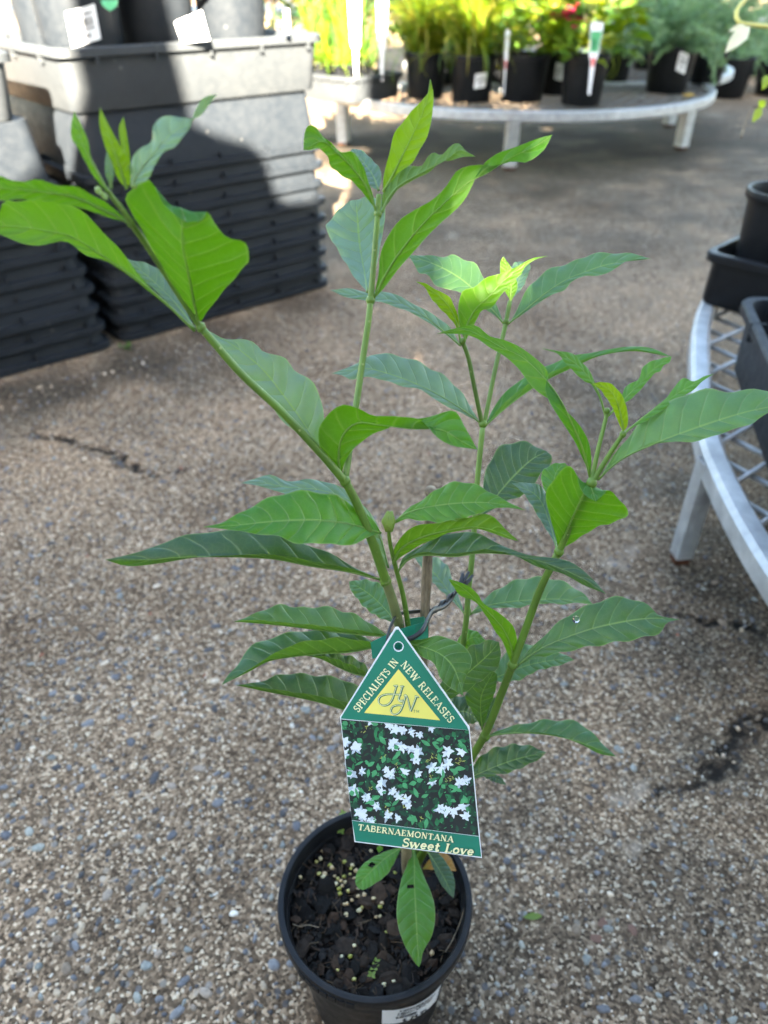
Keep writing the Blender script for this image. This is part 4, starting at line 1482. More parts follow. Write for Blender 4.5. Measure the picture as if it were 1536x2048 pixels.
def leaf(mid, A, Bm, z, face, tone, kA=None, kB=None, camber=.06, wave=.35, hole=None, rib=1.0):
    _leaf_i[0] += 1
    rd = random.Random(_leaf_i[0] * 17)
    base, tip = mid[0], mid[-1]
    Mx = spline(mid, NROW)
    Ax = spline([base] + list(A) + [tip], NROW)
    Bx = spline([base] + list(Bm) + [tip], NROW)
    t = np.linspace(0, 1, NROW + 1)
    zm = np.interp(t, np.linspace(0, 1, len(z)), z)
    if len(z) > 2:
        zs = spline([(i / (len(z) - 1), v) for i, v in enumerate(z)], NROW)
        zm = np.interp(t, zs[:, 0], zs[:, 1])
    kd = .62 if face == 'T' else -.40
    kA = kd if kA is None else kA
    kB = kd if kB is None else kB
    V = []; uv = []
    ph = rd.uniform(0, 6.28); nw = rd.uniform(4.5, 6.5)
    sgn = -1 if face == 'T' else 1
    for i in range(NROW + 1):
        m, a, b = Mx[i], Ax[i], Bx[i]
        za = zm[i] + kA * (m[1] - a[1]) * zm[i] / F
        zb = zm[i] + kB * (m[1] - b[1]) * zm[i] / F
        wA = math.hypot(*(a - m)) * zm[i] / F; wB = math.hypot(*(b - m)) * zm[i] / F
        for s, side in [(k / NCR, 0) for k in range(NCR, 0, -1)] + [(0, 0)] + [(k / NCR, 1) for k in range(1, NCR + 1)]:
            e, ze, w = (a, za, wA) if side == 0 else (b, zb, wB)
            px = m[0] + (e[0] - m[0]) * s; py = m[1] + (e[1] - m[1]) * s
            zz = zm[i] + (ze - zm[i]) * s
            zz += sgn * camber * w * math.sin(math.pi * s)
            zz += wave * .0030 * min(1, w / .008) * s * s * math.sin(nw * 2 * math.pi * t[i] + ph + side * 2.1)
            py += 2.6 * wave / .35 * min(1, w / .009) * s * s * s * math.sin(nw * 2 * math.pi * t[i] + ph + side * 2.1 + .6)
            V.append(P(px, py, zz))
            uv.append((t[i], -s if side == 0 else s))
    nc = 2 * NCR + 1
    Fc = []
    for i in range(NROW):
        for j in range(nc - 1):
            if hole:
                um = t[i] + .5 / NROW; vm = (j + .5 - NCR) / NCR
                if abs(um - hole[0]) < hole[2] and abs(vm - hole[1]) < hole[3]: continue
            q = i * nc + j
            Fc.append((q, q + 1, q + nc + 1, q + nc))
    # which way is up: judge on the A half between 20 % and 55 %
    i0 = int(NROW * .35); j0 = NCR // 2
    q = i0 * nc + j0
    nrm = (V[q + 1] - V[q]).cross(V[q + nc] - V[q])
    toward = nrm.dot(Vector((0, 0, CAMH)) - V[q]) > 0
    if toward != (face == 'T'): Fc = [f[::-1] for f in Fc]
    midx = [0] * len(Fc)
    # midrib, a little proud of the underside
    nr = len(V)
    Q = [P(Mx[i][0], Mx[i][1], zm[i] - sgn * .0002) for i in range(NROW + 1)]
    rad = [rib * max(.00012, .00060 * (1 - .95 * k / NROW) ** 1.5) for k in range(NROW + 1)]
    tv, tf = tube(Q, rad, 6)
    V += tv; uv += [(0.5, 0.0)] * len(tv)
    Fc += [tuple(x + nr for x in f) for f in tf]; midx += [0] * len(tf)
    o = mesh('leaf', V, Fc, M_LEAF, shrub_e, uv=uv, midx=midx)
    c = TONE[tone]
    k = rd.uniform(.88, 1.12)
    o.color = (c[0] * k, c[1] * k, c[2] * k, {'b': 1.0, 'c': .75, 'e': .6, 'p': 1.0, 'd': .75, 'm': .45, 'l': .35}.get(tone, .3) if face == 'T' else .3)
    return o


# --- upper left branch
leaf([(258, 446), (215, 424), (150, 395), (90, 385), (20, 378), (-90, 372)], [(222, 412), (186, 391), (157, 375), (109, 369), (73, 359), (47, 363), (22, 361), (0, 351), (-45, 352)], [(219, 436), (182, 422), (146, 413), (91, 403), (36, 399), (0, 400), (-50, 392)], (.256, .243, .236), 'U', 'm')
leaf([(390, 662), (303, 581), (222, 523), (146, 475), (87, 461), (36, 453), (0, 452), (-46, 446)], [(340, 610), (299, 574), (255, 519), (222, 479), (190, 448), (146, 411), (84, 400), (30, 401), (7, 402), (0, 425), (-25, 435)], [(300, 584), (222, 527), (190, 517), (170, 510), (146, 490), (127, 482), (100, 488), (73, 490), (33, 484), (0, 468)], (.291, .270, .258), 'U', 'l', kA=-.35, kB=.2)
leaf([(390, 658), (345, 600), (290, 548), (245, 512)], [(365, 610), (335, 556), (312, 535), (288, 525), (262, 520)], [(370, 640), (320, 590), (270, 545)], (.292, .294, .292), 'T', 'b')
leaf([(397, 652), (379, 559), (366, 497), (364, 445), (362, 414), (370, 444)], [(378, 618), (365, 600), (328, 541), (288, 468), (256, 412), (251, 395), (266, 376), (299, 361), (330, 412)], [(404, 640), (419, 617), (448, 581), (492, 530), (498, 523), (491, 487), (445, 468), (416, 424), (405, 440)], (.291, .275, .262, .254, .250), 'U', 'm', kA=-.25, kB=-.25, wave=.2)
leaf([(262, 374), (284, 337), (310, 305), (345, 265), (378, 248), (403, 215), (434, 189)], [(262, 322), (281, 297), (303, 282), (306, 253), (321, 235), (350, 233), (370, 235), (388, 238), (404, 228), (420, 207)], [(295, 359), (310, 330), (328, 304), (350, 293), (368, 271), (381, 252), (388, 227), (400, 203), (418, 191)], (.244, .238, .236), 'T', 'p', kA=.3, kB=.3)
leaf([(254, 378), (238, 330), (218, 270), (200, 215)], [(237, 359), (222, 322), (208, 286), (199, 249)], [(261, 359), (256, 319), (241, 293), (219, 253)], (.245, .238, .234), 'U', 'y')
leaf([(215, 383), (185, 325), (165, 285), (149, 223)], [(204, 373), (182, 344), (157, 297), (143, 275), (143, 245)], [(195, 345), (180, 308), (177, 286), (164, 253)], (.244, .238, .235), 'U', 'l')
leaf([(222, 376), (220, 340), (214, 298)], [(212, 352), (210, 325)], [(228, 350), (226, 320)], (.244, .241, .24), 'T', 'b')
leaf([(258, 355), (250, 300), (244, 262), (247, 234)], [(248, 320), (241, 286), (238, 255)], [(260, 320), (257, 293), (252, 260)], (.246, .243, .241), 'U', 'y')
# --- centre stem, top whorl
leaf([(754, 428), (734, 377), (708, 340), (679, 310), (645, 283), (607, 300)], [(746, 392), (734, 355), (723, 325), (705, 305), (682, 303), (664, 288), (645, 270), (630, 255), (614, 251), (608, 275)], [(742, 407), (708, 366), (679, 348), (660, 330), (656, 315), (640, 298), (622, 300)], (.322, .309, .298), 'U', 'm', kA=-.3, kB=-.3)
leaf([(757, 380), (745, 350), (722, 318), (703, 298)], [(762, 362), (761, 340), (743, 318), (722, 300)], [(740, 372), (715, 345), (700, 315)], (.320, .326, .330), 'T', 'b')
leaf([(766, 384), (783, 355), (805, 311), (827, 266), (850, 212), (861, 159)], [(768, 348), (779, 307), (786, 274), (805, 244), (831, 214), (853, 190), (863, 172)], [(783, 362), (805, 340), (827, 322), (846, 288), (857, 266), (864, 233), (867, 190)], (.320, .312, .308), 'U', 'y', kA=-.25, kB=-.25)
leaf([(763, 426), (778, 395), (800, 370), (850, 342), (895, 318), (920, 300), (950, 313)], [(766, 385), (786, 355), (816, 331), (842, 333), (857, 311), (868, 303), (883, 311), (901, 292), (916, 285), (932, 302)], [(779, 402), (797, 378), (827, 360), (857, 345), (883, 324), (901, 321), (924, 315), (936, 313)], (.322, .317, .312), 'U', 'b', kA=.5, kB=-.3)
leaf([(747, 598), (768, 555), (797, 508), (842, 452), (887, 408), (935, 366), (975, 346), (1024, 314), (1072, 292), (1104, 270)], [(757, 548), (760, 511), (775, 474), (797, 441), (827, 422), (864, 400), (894, 370), (912, 344), (938, 332), (968, 329), (994, 331), (1024, 323), (1053, 325), (1087, 300)], [(770, 574), (801, 533), (842, 487), (879, 448), (924, 407), (944, 372), (957, 341), (975, 321), (1000, 305), (1024, 296), (1079, 276)], (.331, .312, .306), 'U', 'm', kA=-.25, kB=-.25, wave=.2)
leaf([(735, 584), (729, 545), (720, 493), (715, 437), (712, 400)], [(712, 559), (682, 511), (664, 481), (651, 452), (667, 433), (682, 415), (700, 402)], [(748, 560), (757, 511), (764, 474), (770, 437), (767, 402), (740, 393)], (.332, .352, .358), 'T', 'p', kA=.2, kB=.2)
# --- back stem, left fork
leaf([(922, 692), (880, 657), (827, 618), (783, 600), (740, 592), (700, 588), (661, 580)], [(900, 655), (879, 637), (849, 619), (820, 604), (790, 588), (768, 583), (735, 584), (700, 577)], [(895, 672), (864, 650), (827, 628), (797, 616), (768, 606), (735, 601), (697, 596)], (.390, .385, .384), 'T', 'p')
leaf([(930, 684), (930, 660), (950, 620), (979, 592), (1004, 565), (1033, 542), (1062, 522), (1094, 512)], [(919, 650), (916, 615), (924, 586), (946, 573), (971, 558), (997, 547), (1026, 538), (1060, 518)], [(945, 655), (955, 635), (964, 622), (982, 615), (1001, 593), (1022, 567), (1041, 550), (1050, 534), (1070, 520)], (.388, .378, .372), 'U', 'l', kA=-.3, kB=-.3)
leaf([(920, 680), (915, 650), (902, 619), (880, 593), (858, 578), (832, 563)], [(910, 650), (891, 628), (869, 605), (857, 588), (850, 575)], [(918, 645), (914, 626), (898, 593), (873, 580), (851, 567)], (.390, .384, .382), 'U', 'y')
# --- back stem, right fork
leaf([(1008, 648), (982, 617), (946, 578), (909, 549), (866, 527), (815, 510)], [(997, 619), (980, 585), (971, 564), (957, 535), (939, 522), (906, 511), (888, 513), (855, 511)], [(985, 628), (950, 605), (924, 589), (902, 578), (877, 576), (858, 553), (840, 547), (829, 530)], (.403, .412, .420), 'T', 'e')
leaf([(1021, 602), (1022, 570), (1016, 540), (1007, 513)], [(1008, 578), (1002, 553), (1000, 535), (1002, 520)], [(1033, 582), (1034, 564), (1024, 538), (1012, 520)], (.402, .398, .396), 'U', 'l')
leaf([(1022, 600), (1036, 565), (1044, 540), (1042, 523)], [(1022, 570), (1020, 540), (1030, 525)], [(1045, 575), (1054, 555), (1061, 535), (1055, 525)], (.402, .41, .414), 'T', 'b')
leaf([(1016, 648), (1048, 622), (1092, 586), (1128, 562), (1165, 546), (1219, 528), (1300, 517)], [(1030, 628), (1046, 592), (1070, 560), (1106, 535), (1135, 527), (1165, 516), (1186, 506), (1219, 507), (1256, 506)], [(1055, 622), (1092, 596), (1128, 580), (1143, 564), (1172, 551), (1201, 552), (1230, 537), (1259, 520)], (.403, .412, .420), 'T', 'e')
# --- back stem, pair at the fork
leaf([(960, 845), (924, 819), (875, 789), (820, 763), (768, 745), (727, 737), (664, 747)], [(946, 822), (924, 786), (894, 756), (857, 734), (820, 717), (790, 711), (753, 706), (723, 722), (690, 737)], [(924, 827), (879, 805), (842, 780), (797, 771), (768, 760), (723, 754), (701, 760), (682, 750)], (.408, .402, .398), 'T', 'p')
leaf([(972, 850), (1000, 825), (1035, 797), (1072, 772), (1112, 750), (1150, 733), (1201, 711), (1270, 702), (1343, 714)], [(984, 820), (1004, 793), (1033, 764), (1077, 739), (1117, 721), (1165, 708), (1219, 699), (1267, 692), (1310, 699)], [(994, 822), (1020, 795), (1055, 770), (1092, 748), (1128, 735), (1165, 719), (1219, 706), (1267, 699), (1310, 706)], (.408, .430, .445), 'T', 'm', kB=-.6)
# --- right stem, upper fork
leaf([(1212, 834), (1198, 790), (1184, 764), (1162, 736), (1134, 715), (1110, 704), (1085, 697)], [(1200, 800), (1182, 768), (1168, 763), (1144, 739), (1131, 727), (1116, 708)], [(1203, 795), (1188, 761), (1176, 736), (1162, 724), (1147, 707), (1122, 703)], (.344, .340, .338), 'T', 'l', kA=.3, kB=.3)
leaf([(1247, 866), (1243, 838), (1233, 801), (1216, 778), (1184, 768)], [(1237, 845), (1224, 814), (1212, 795), (1199, 778)], [(1256, 845), (1253, 814), (1243, 789), (1224, 769), (1205, 764)], (.338, .331, .328), 'U', 'Y', kA=-.3, kB=-.3)
leaf([(1216, 832), (1249, 798), (1277, 770), (1308, 738), (1343, 713)], [(1244, 790), (1251, 773), (1277, 758), (1286, 733), (1305, 722), (1326, 716)], [(1252, 805), (1271, 790), (1289, 770), (1308, 748), (1320, 743), (1327, 731), (1339, 725)], (.344, .348, .35), 'T', 'l')
leaf([(1248, 867), (1277, 843), (1323, 808), (1370, 778), (1400, 762), (1427, 748)], [(1270, 846), (1295, 826), (1333, 795), (1356, 764), (1370, 757), (1388, 762), (1410, 752)], [(1275, 850), (1295, 840), (1339, 810), (1385, 781), (1406, 762)], (.338, .342, .346), 'T', 'l')
leaf([(1196, 960), (1221, 935), (1258, 910), (1323, 882), (1401, 853), (1478, 828), (1525, 817), (1585, 806)], [(1212, 934), (1233, 903), (1258, 872), (1295, 832), (1339, 804), (1401, 779), (1447, 783), (1494, 780), (1536, 781), (1565, 790)], [(1240, 923), (1277, 902), (1314, 887), (1350, 884), (1385, 883), (1432, 872), (1463, 858), (1500, 851), (1522, 833), (1550, 820)], (.350, .334, .330), 'T', 'e', kA=.45, kB=.45)
# long leaf that twists across the gap
leaf([(1180, 955), (1165, 897), (1143, 845), (1121, 800), (1090, 757), (1047, 716), (1004, 695), (968, 675), (930, 660), (875, 667)], [(1183, 917), (1176, 881), (1155, 845), (1121, 812), (1092, 794), (1062, 772), (1037, 737), (1011, 714), (982, 697), (950, 675), (915, 668)], [(1172, 932), (1146, 877), (1119, 837), (1098, 802), (1090, 774), (1096, 745), (1077, 721), (1041, 695), (1004, 678), (979, 672), (949, 650), (912, 656)], (.350, .335, .345, .355), 'U', 'm', kA=-.15, kB=-.15, wave=.2)
# leaves at the lower right node
leaf([(1118, 1102), (1134, 1061), (1153, 1018), (1168, 985), (1178, 968), (1192, 1003)], [(1108, 1062), (1093, 1006), (1094, 978), (1113, 953), (1134, 930), (1150, 945), (1165, 985)], [(1140, 1088), (1162, 1074), (1193, 1055), (1232, 1043), (1257, 1027), (1238, 998), (1217, 981), (1206, 990)], (.374, .362, .352, .346), 'U', 'm', kA=-.25, kB=-.25, wave=.2)
leaf([(1114, 1098), (1097, 1040), (1074, 992), (1024, 967)], [(1103, 1076), (1081, 1041), (1055, 998), (1038, 978)], [(1112, 1060), (1100, 1010), (1086, 976), (1058, 965)], (.376, .390, .395), 'T', 'b')
leaf([(1112, 1010), (1108, 975), (1112, 945), (1130, 926)], [(1095, 990), (1082, 958), (1089, 938), (1110, 927)], [(1120, 990), (1130, 960), (1140, 940)], (.380, .388, .392), 'T', 'l')
leaf([(956, 1034), (976, 1015), (1004, 979), (1033, 947), (1065, 918), (1094, 903)], [(964, 1000), (968, 954), (979, 925), (997, 896), (1026, 884), (1055, 885), (1077, 895)], [(978, 1024), (997, 1012), (1026, 998), (1055, 983), (1081, 950), (1099, 932), (1104, 915)], (.415, .422, .430), 'T', 'd', kA=.35, kB=.35)
# --- big pair at the main fork
leaf([(680, 952), (640, 897), (604, 842), (566, 790), (525, 738), (470, 693), (419, 663)], [(660, 928), (621, 889), (576, 852), (546, 818), (515, 786), (483, 755), (460, 722), (442, 700), (425, 676)], [(666, 915), (652, 874), (648, 839), (645, 809), (630, 772), (610, 752), (588, 738), (574, 720), (551, 711), (524, 700), (510, 686), (483, 679), (450, 678)], (.336, .330, .328), 'T', 'p', kA=.25, kB=.25)
leaf([(682, 952), (677, 915), (685, 872), (715, 846), (760, 850), (823, 858), (883, 860), (922, 882), (955, 899)], [(655, 925), (640, 898), (637, 859), (655, 829), (685, 811), (720, 817), (749, 832), (794, 833), (830, 835), (850, 848), (873, 874), (908, 892)], [(690, 925), (710, 894), (739, 873), (772, 858), (800, 843), (832, 838), (883, 827), (912, 823), (932, 858)], (.336, .316, .308), 'U', 'm', kA=-.2, kB=-.2, wave=.2)
leaf([(762, 1066), (695, 1047), (621, 1040), (546, 1043), (477, 1050), (407, 1054)], [(750, 1045), (724, 1022), (675, 993), (621, 982), (576, 985), (536, 997), (477, 1027), (447, 1044)], [(734, 1076), (700, 1090), (680, 1093), (655, 1085), (606, 1089), (556, 1073), (507, 1067), (457, 1059)], (.352, .326, .318), 'T', 'm', kA=.45, kB=.45)
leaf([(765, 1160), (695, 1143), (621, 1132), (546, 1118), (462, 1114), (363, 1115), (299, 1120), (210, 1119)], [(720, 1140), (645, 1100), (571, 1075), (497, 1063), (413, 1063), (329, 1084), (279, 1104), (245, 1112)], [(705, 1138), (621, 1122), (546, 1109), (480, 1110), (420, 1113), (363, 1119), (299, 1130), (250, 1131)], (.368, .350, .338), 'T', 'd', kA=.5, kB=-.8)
leaf([(777, 1136), (755, 1065), (705, 1005), (640, 980), (570, 974), (527, 966), (483, 966)], [(770, 1100), (752, 1043), (715, 1000), (670, 969), (621, 959), (576, 962), (540, 950), (515, 955)], [(752, 1110), (720, 1055), (680, 1015), (640, 1000), (576, 990), (527, 974)], (.370, .362, .356), 'T', 'p')
# --- middle shoot
leaf([(783, 1050), (815, 1026), (873, 1011), (946, 1005), (1000, 1008), (1049, 1020)], [(815, 1018), (847, 998), (884, 972), (924, 963), (953, 970), (982, 985), (1015, 1003)], [(815, 1038), (847, 1042), (884, 1044), (928, 1038), (964, 1024), (1004, 1015)], (.353, .345, .340), 'T', 'l', kA=.4, kB=.4)
leaf([(786, 1128), (800, 1100), (835, 1078), (890, 1062), (945, 1054), (990, 1062), (1037, 1082)], [(785, 1108), (795, 1085), (819, 1057), (868, 1046), (903, 1039), (930, 1036), (965, 1028), (992, 1038), (1015, 1062)], [(800, 1116), (820, 1102), (863, 1080), (903, 1065), (950, 1058), (985, 1066), (1010, 1076)], (.366, .345, .336), 'U', 'o', kA=-.4, kB=-.4)
leaf([(796, 1143), (815, 1120), (850, 1110), (909, 1113), (965, 1106), (1040, 1112), (1105, 1131), (1165, 1157), (1212, 1188)], [(808, 1112), (851, 1088), (880, 1070), (924, 1063), (960, 1070), (1001, 1088), (1055, 1110), (1110, 1115), (1146, 1127), (1186, 1158)], [(818, 1114), (850, 1104), (890, 1108), (940, 1104), (975, 1098), (1030, 1112), (1077, 1134), (1128, 1149), (1172, 1172)], (.368, .348, .335), 'T', 'd', kA=.5, kB=-.6)
# --- left tier beside the tag
leaf([(791, 1246), (772, 1221), (747, 1195), (719, 1175), (698, 1163)], [(760, 1236), (729, 1215), (712, 1194), (701, 1180)], [(790, 1224), (786, 1196), (765, 1172), (743, 1161), (719, 1160)], (.390, .398, .402), 'T', 'e')
leaf([(778, 1272), (729, 1270), (680, 1265), (630, 1259), (570, 1252), (520, 1247), (469, 1243)], [(758, 1258), (719, 1233), (687, 1222), (645, 1212), (617, 1216), (589, 1213), (568, 1209), (536, 1216), (501, 1231)], [(740, 1264), (690, 1257), (640, 1251), (590, 1247), (540, 1242), (500, 1240)], (.392, .374, .364), 'T', 'e', kA=.5, kB=-.8)
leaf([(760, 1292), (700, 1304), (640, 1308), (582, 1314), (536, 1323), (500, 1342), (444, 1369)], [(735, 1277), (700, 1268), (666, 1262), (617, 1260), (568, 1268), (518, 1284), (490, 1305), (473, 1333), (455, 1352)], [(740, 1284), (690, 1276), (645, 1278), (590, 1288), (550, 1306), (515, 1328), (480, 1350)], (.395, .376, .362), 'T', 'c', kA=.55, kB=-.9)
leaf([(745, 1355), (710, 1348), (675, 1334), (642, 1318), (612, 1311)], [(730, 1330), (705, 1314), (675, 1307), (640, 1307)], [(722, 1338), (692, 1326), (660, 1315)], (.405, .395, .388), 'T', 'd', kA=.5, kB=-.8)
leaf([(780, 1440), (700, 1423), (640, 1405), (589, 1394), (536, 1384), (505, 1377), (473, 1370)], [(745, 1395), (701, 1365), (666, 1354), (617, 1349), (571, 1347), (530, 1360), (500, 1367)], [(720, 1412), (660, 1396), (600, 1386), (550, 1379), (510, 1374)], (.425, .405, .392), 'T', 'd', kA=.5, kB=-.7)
# --- right of the tag
leaf([(800, 1283), (842, 1293), (880, 1308), (905, 1332), (918, 1362), (927, 1392)], [(820, 1281), (842, 1279), (870, 1272), (898, 1276), (919, 1287), (937, 1302), (944, 1320), (940, 1338), (931, 1356), (926, 1375)], [(817, 1291), (842, 1312), (863, 1323), (874, 1338), (881, 1358), (902, 1376)], (.386, .362, .352), 'T', 'o', kA=.25, kB=.25, wave=.15)
leaf([(900, 1330), (920, 1297), (945, 1275), (973, 1283)], [(908, 1300), (920, 1272), (932, 1258), (955, 1264)], [(918, 1318), (945, 1300), (962, 1292)], (.440, .437, .433), 'T', 'l')
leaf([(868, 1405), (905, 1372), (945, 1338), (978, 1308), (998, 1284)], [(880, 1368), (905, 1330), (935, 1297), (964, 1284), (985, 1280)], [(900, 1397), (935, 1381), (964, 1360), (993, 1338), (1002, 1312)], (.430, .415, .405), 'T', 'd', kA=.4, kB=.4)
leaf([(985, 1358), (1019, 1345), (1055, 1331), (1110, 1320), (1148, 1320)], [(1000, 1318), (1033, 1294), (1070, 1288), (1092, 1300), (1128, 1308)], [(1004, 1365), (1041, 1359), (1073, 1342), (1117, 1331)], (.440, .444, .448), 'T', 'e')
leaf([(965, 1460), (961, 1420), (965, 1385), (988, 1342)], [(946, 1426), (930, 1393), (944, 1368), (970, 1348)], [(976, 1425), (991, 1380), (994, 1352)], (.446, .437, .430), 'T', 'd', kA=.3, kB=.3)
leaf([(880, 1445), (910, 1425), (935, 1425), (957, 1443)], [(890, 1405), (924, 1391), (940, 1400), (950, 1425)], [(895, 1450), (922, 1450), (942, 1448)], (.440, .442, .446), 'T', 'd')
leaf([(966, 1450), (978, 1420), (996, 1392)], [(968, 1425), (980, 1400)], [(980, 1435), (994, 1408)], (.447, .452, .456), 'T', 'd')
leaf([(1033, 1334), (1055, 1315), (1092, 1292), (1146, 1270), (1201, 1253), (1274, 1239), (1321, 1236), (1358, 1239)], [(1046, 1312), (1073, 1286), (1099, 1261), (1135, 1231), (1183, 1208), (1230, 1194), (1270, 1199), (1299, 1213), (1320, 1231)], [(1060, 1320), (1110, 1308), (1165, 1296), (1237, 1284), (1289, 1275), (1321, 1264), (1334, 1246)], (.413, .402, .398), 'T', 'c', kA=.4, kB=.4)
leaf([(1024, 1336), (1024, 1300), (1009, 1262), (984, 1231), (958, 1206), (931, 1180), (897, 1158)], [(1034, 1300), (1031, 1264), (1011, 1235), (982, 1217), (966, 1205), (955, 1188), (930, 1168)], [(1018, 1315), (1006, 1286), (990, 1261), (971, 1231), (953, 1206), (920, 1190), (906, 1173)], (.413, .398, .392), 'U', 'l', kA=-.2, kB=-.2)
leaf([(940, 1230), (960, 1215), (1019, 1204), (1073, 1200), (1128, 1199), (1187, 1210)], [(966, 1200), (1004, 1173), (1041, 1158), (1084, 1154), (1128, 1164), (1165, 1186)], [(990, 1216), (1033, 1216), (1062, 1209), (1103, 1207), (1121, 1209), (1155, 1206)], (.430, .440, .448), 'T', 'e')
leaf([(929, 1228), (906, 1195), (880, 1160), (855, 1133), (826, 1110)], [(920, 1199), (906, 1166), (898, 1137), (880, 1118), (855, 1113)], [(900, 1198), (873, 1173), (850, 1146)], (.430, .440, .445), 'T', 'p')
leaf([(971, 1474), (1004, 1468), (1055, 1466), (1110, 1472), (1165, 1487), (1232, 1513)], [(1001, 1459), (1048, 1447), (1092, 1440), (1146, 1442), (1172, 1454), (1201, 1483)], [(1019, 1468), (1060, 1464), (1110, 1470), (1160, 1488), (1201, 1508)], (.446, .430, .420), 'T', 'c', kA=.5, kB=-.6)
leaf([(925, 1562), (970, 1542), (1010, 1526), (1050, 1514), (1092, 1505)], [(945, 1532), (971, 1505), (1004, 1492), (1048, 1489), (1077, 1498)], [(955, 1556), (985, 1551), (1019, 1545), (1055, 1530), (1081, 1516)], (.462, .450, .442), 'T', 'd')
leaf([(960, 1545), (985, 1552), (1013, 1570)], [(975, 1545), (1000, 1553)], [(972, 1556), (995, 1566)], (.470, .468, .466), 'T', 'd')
# --- low leaves over the pot
zl = lambda x, y, h: Zh(x, y, h)
leaf([(826, 1690), (829, 1732), (829, 1770), (832, 1829), (835, 1888), (838, 1934)], [(816, 1724), (802, 1762), (794, 1808), (794, 1838), (802, 1873), (817, 1905), (832, 1928)], [(838, 1726), (852, 1762), (867, 1800), (870, 1838), (864, 1870), (846, 1905), (842, 1926)], (.530, .498, .482), 'T', 'l', kA=.3, kB=.3, hole=(.34, -.28, .025, .2), wave=.15)
leaf([(803, 1695), (770, 1717), (747, 1738), (726, 1759), (717, 1777)], [(779, 1700), (747, 1714), (726, 1729), (713, 1747), (711, 1766)], [(788, 1726), (773, 1750), (747, 1769), (729, 1779)], (.530, .519, .510), 'T', 'l', hole=(.55, -.42, .04, .22), wave=.1)
leaf([(855, 1703), (876, 1735), (893, 1765), (907, 1796)], [(866, 1735), (882, 1768), (896, 1786)], [(878, 1708), (899, 1735), (909, 1760), (909, 1783)], (.527, .520, .513), 'T', 'd', wave=.1)
leaf([(759, 1690), (761, 1698), (758, 1706)], [(754, 1697)], [(766, 1697)], (.53, .53, .53), 'T', 'l', wave=.1)
TONE['dead'] = (.34, .15, .03)
leaf([(846, 1738), (870, 1725), (890, 1728), (913, 1742)], [(858, 1720), (884, 1704), (902, 1716)], [(868, 1740), (890, 1742)], (.548, .542, .541), 'T', 'dead', wave=.1)
# water drops on two leaves
M_DROP = NT('water_drop')
M_DROP.b.inputs['Transmission Weight'].default_value = 1
M_DROP.set((1, 1, 1), .02, .5); M_DROP.b.inputs['IOR'].default_value = 1.33
for (x, y, z, w) in ((1152, 1239, .399, 15), (1092, 929, .4275, 9)):
    r = w * .5 * z / F
    c = P(x, y, z)
    V, Fc = lathe([(0, -r * .05), (r, 0), (r * .85, r * .08), (r * .5, r * .13), (0, r * .15)], 14)
    R = Vector((0, -.55, .83)).to_track_quat('Z', 'Y').to_matrix()
    mesh('water_drop', [tuple(R @ Vector(v) + c) for v in V], Fc, M_DROP.mat, shrub_e)

# ---- price label on the pot wall
LB = []
def potp(a, z, off=.0006):
    r = np.interp(z, [p[1] for p in pr[2:7]], [p[0] for p in pr[2:7]]) + off
    return Vector((PC.x + r * math.cos(a), PC.y + r * math.sin(a), z))


def solve_pot(px, py):
    """surface point of the pot wall seen at a photo pixel"""
    best = None
    rr = ray(px, py)
    for z in np.linspace(.35, .70, 900):
        q = Vector((0, 0, CAMH)) + rr * z
        r = np.interp(q.z, [p[1] for p in pr[2:7]], [p[0] for p in pr[2:7]])
        d = math.hypot(q.x - PC.x, q.y - PC.y) - r
        if d < 0 and q.z < RIM_Z - .013: return math.atan2(q.y - PC.y, q.x - PC.x), q.z
    return None


tl = solve_pot(764, 2018); tr_ = solve_pot(880, 1968)
a0_, z0_ = tl; a1_, z1_ = tr_
LH = .030


def lab_pt(s, t, off=.0007):
    return potp(a0_ + (a1_ - a0_) * s, z0_ + (z1_ - z0_) * s - LH * t, off)


V, Fc = [], []
for j in range(7):
    for i in range(15): V.append(lab_pt(i / 14, j / 6))
for j in range(6):
    for i in range(14):
        q = j * 15 + i; Fc.append((q, q + 15, q + 16, q + 1))
plabel = mesh('price_label', V, Fc, M_WHITE, pot)

# ------------------------------------------------------------------ serif stroke lettering
def arc(cx, cy, rx, ry, a0, a1, n=9):
    return [(cx + rx * math.cos(math.radians(a0 + (a1 - a0) * i / n)), cy + ry * math.sin(math.radians(a0 + (a1 - a0) * i / n))) for i in range(n + 1)]


K, S_ = .19, .085          # thick and thin stroke


def sf(x, y, w=.3): return ([(x - w / 2, y), (x + w / 2, y)], .07)


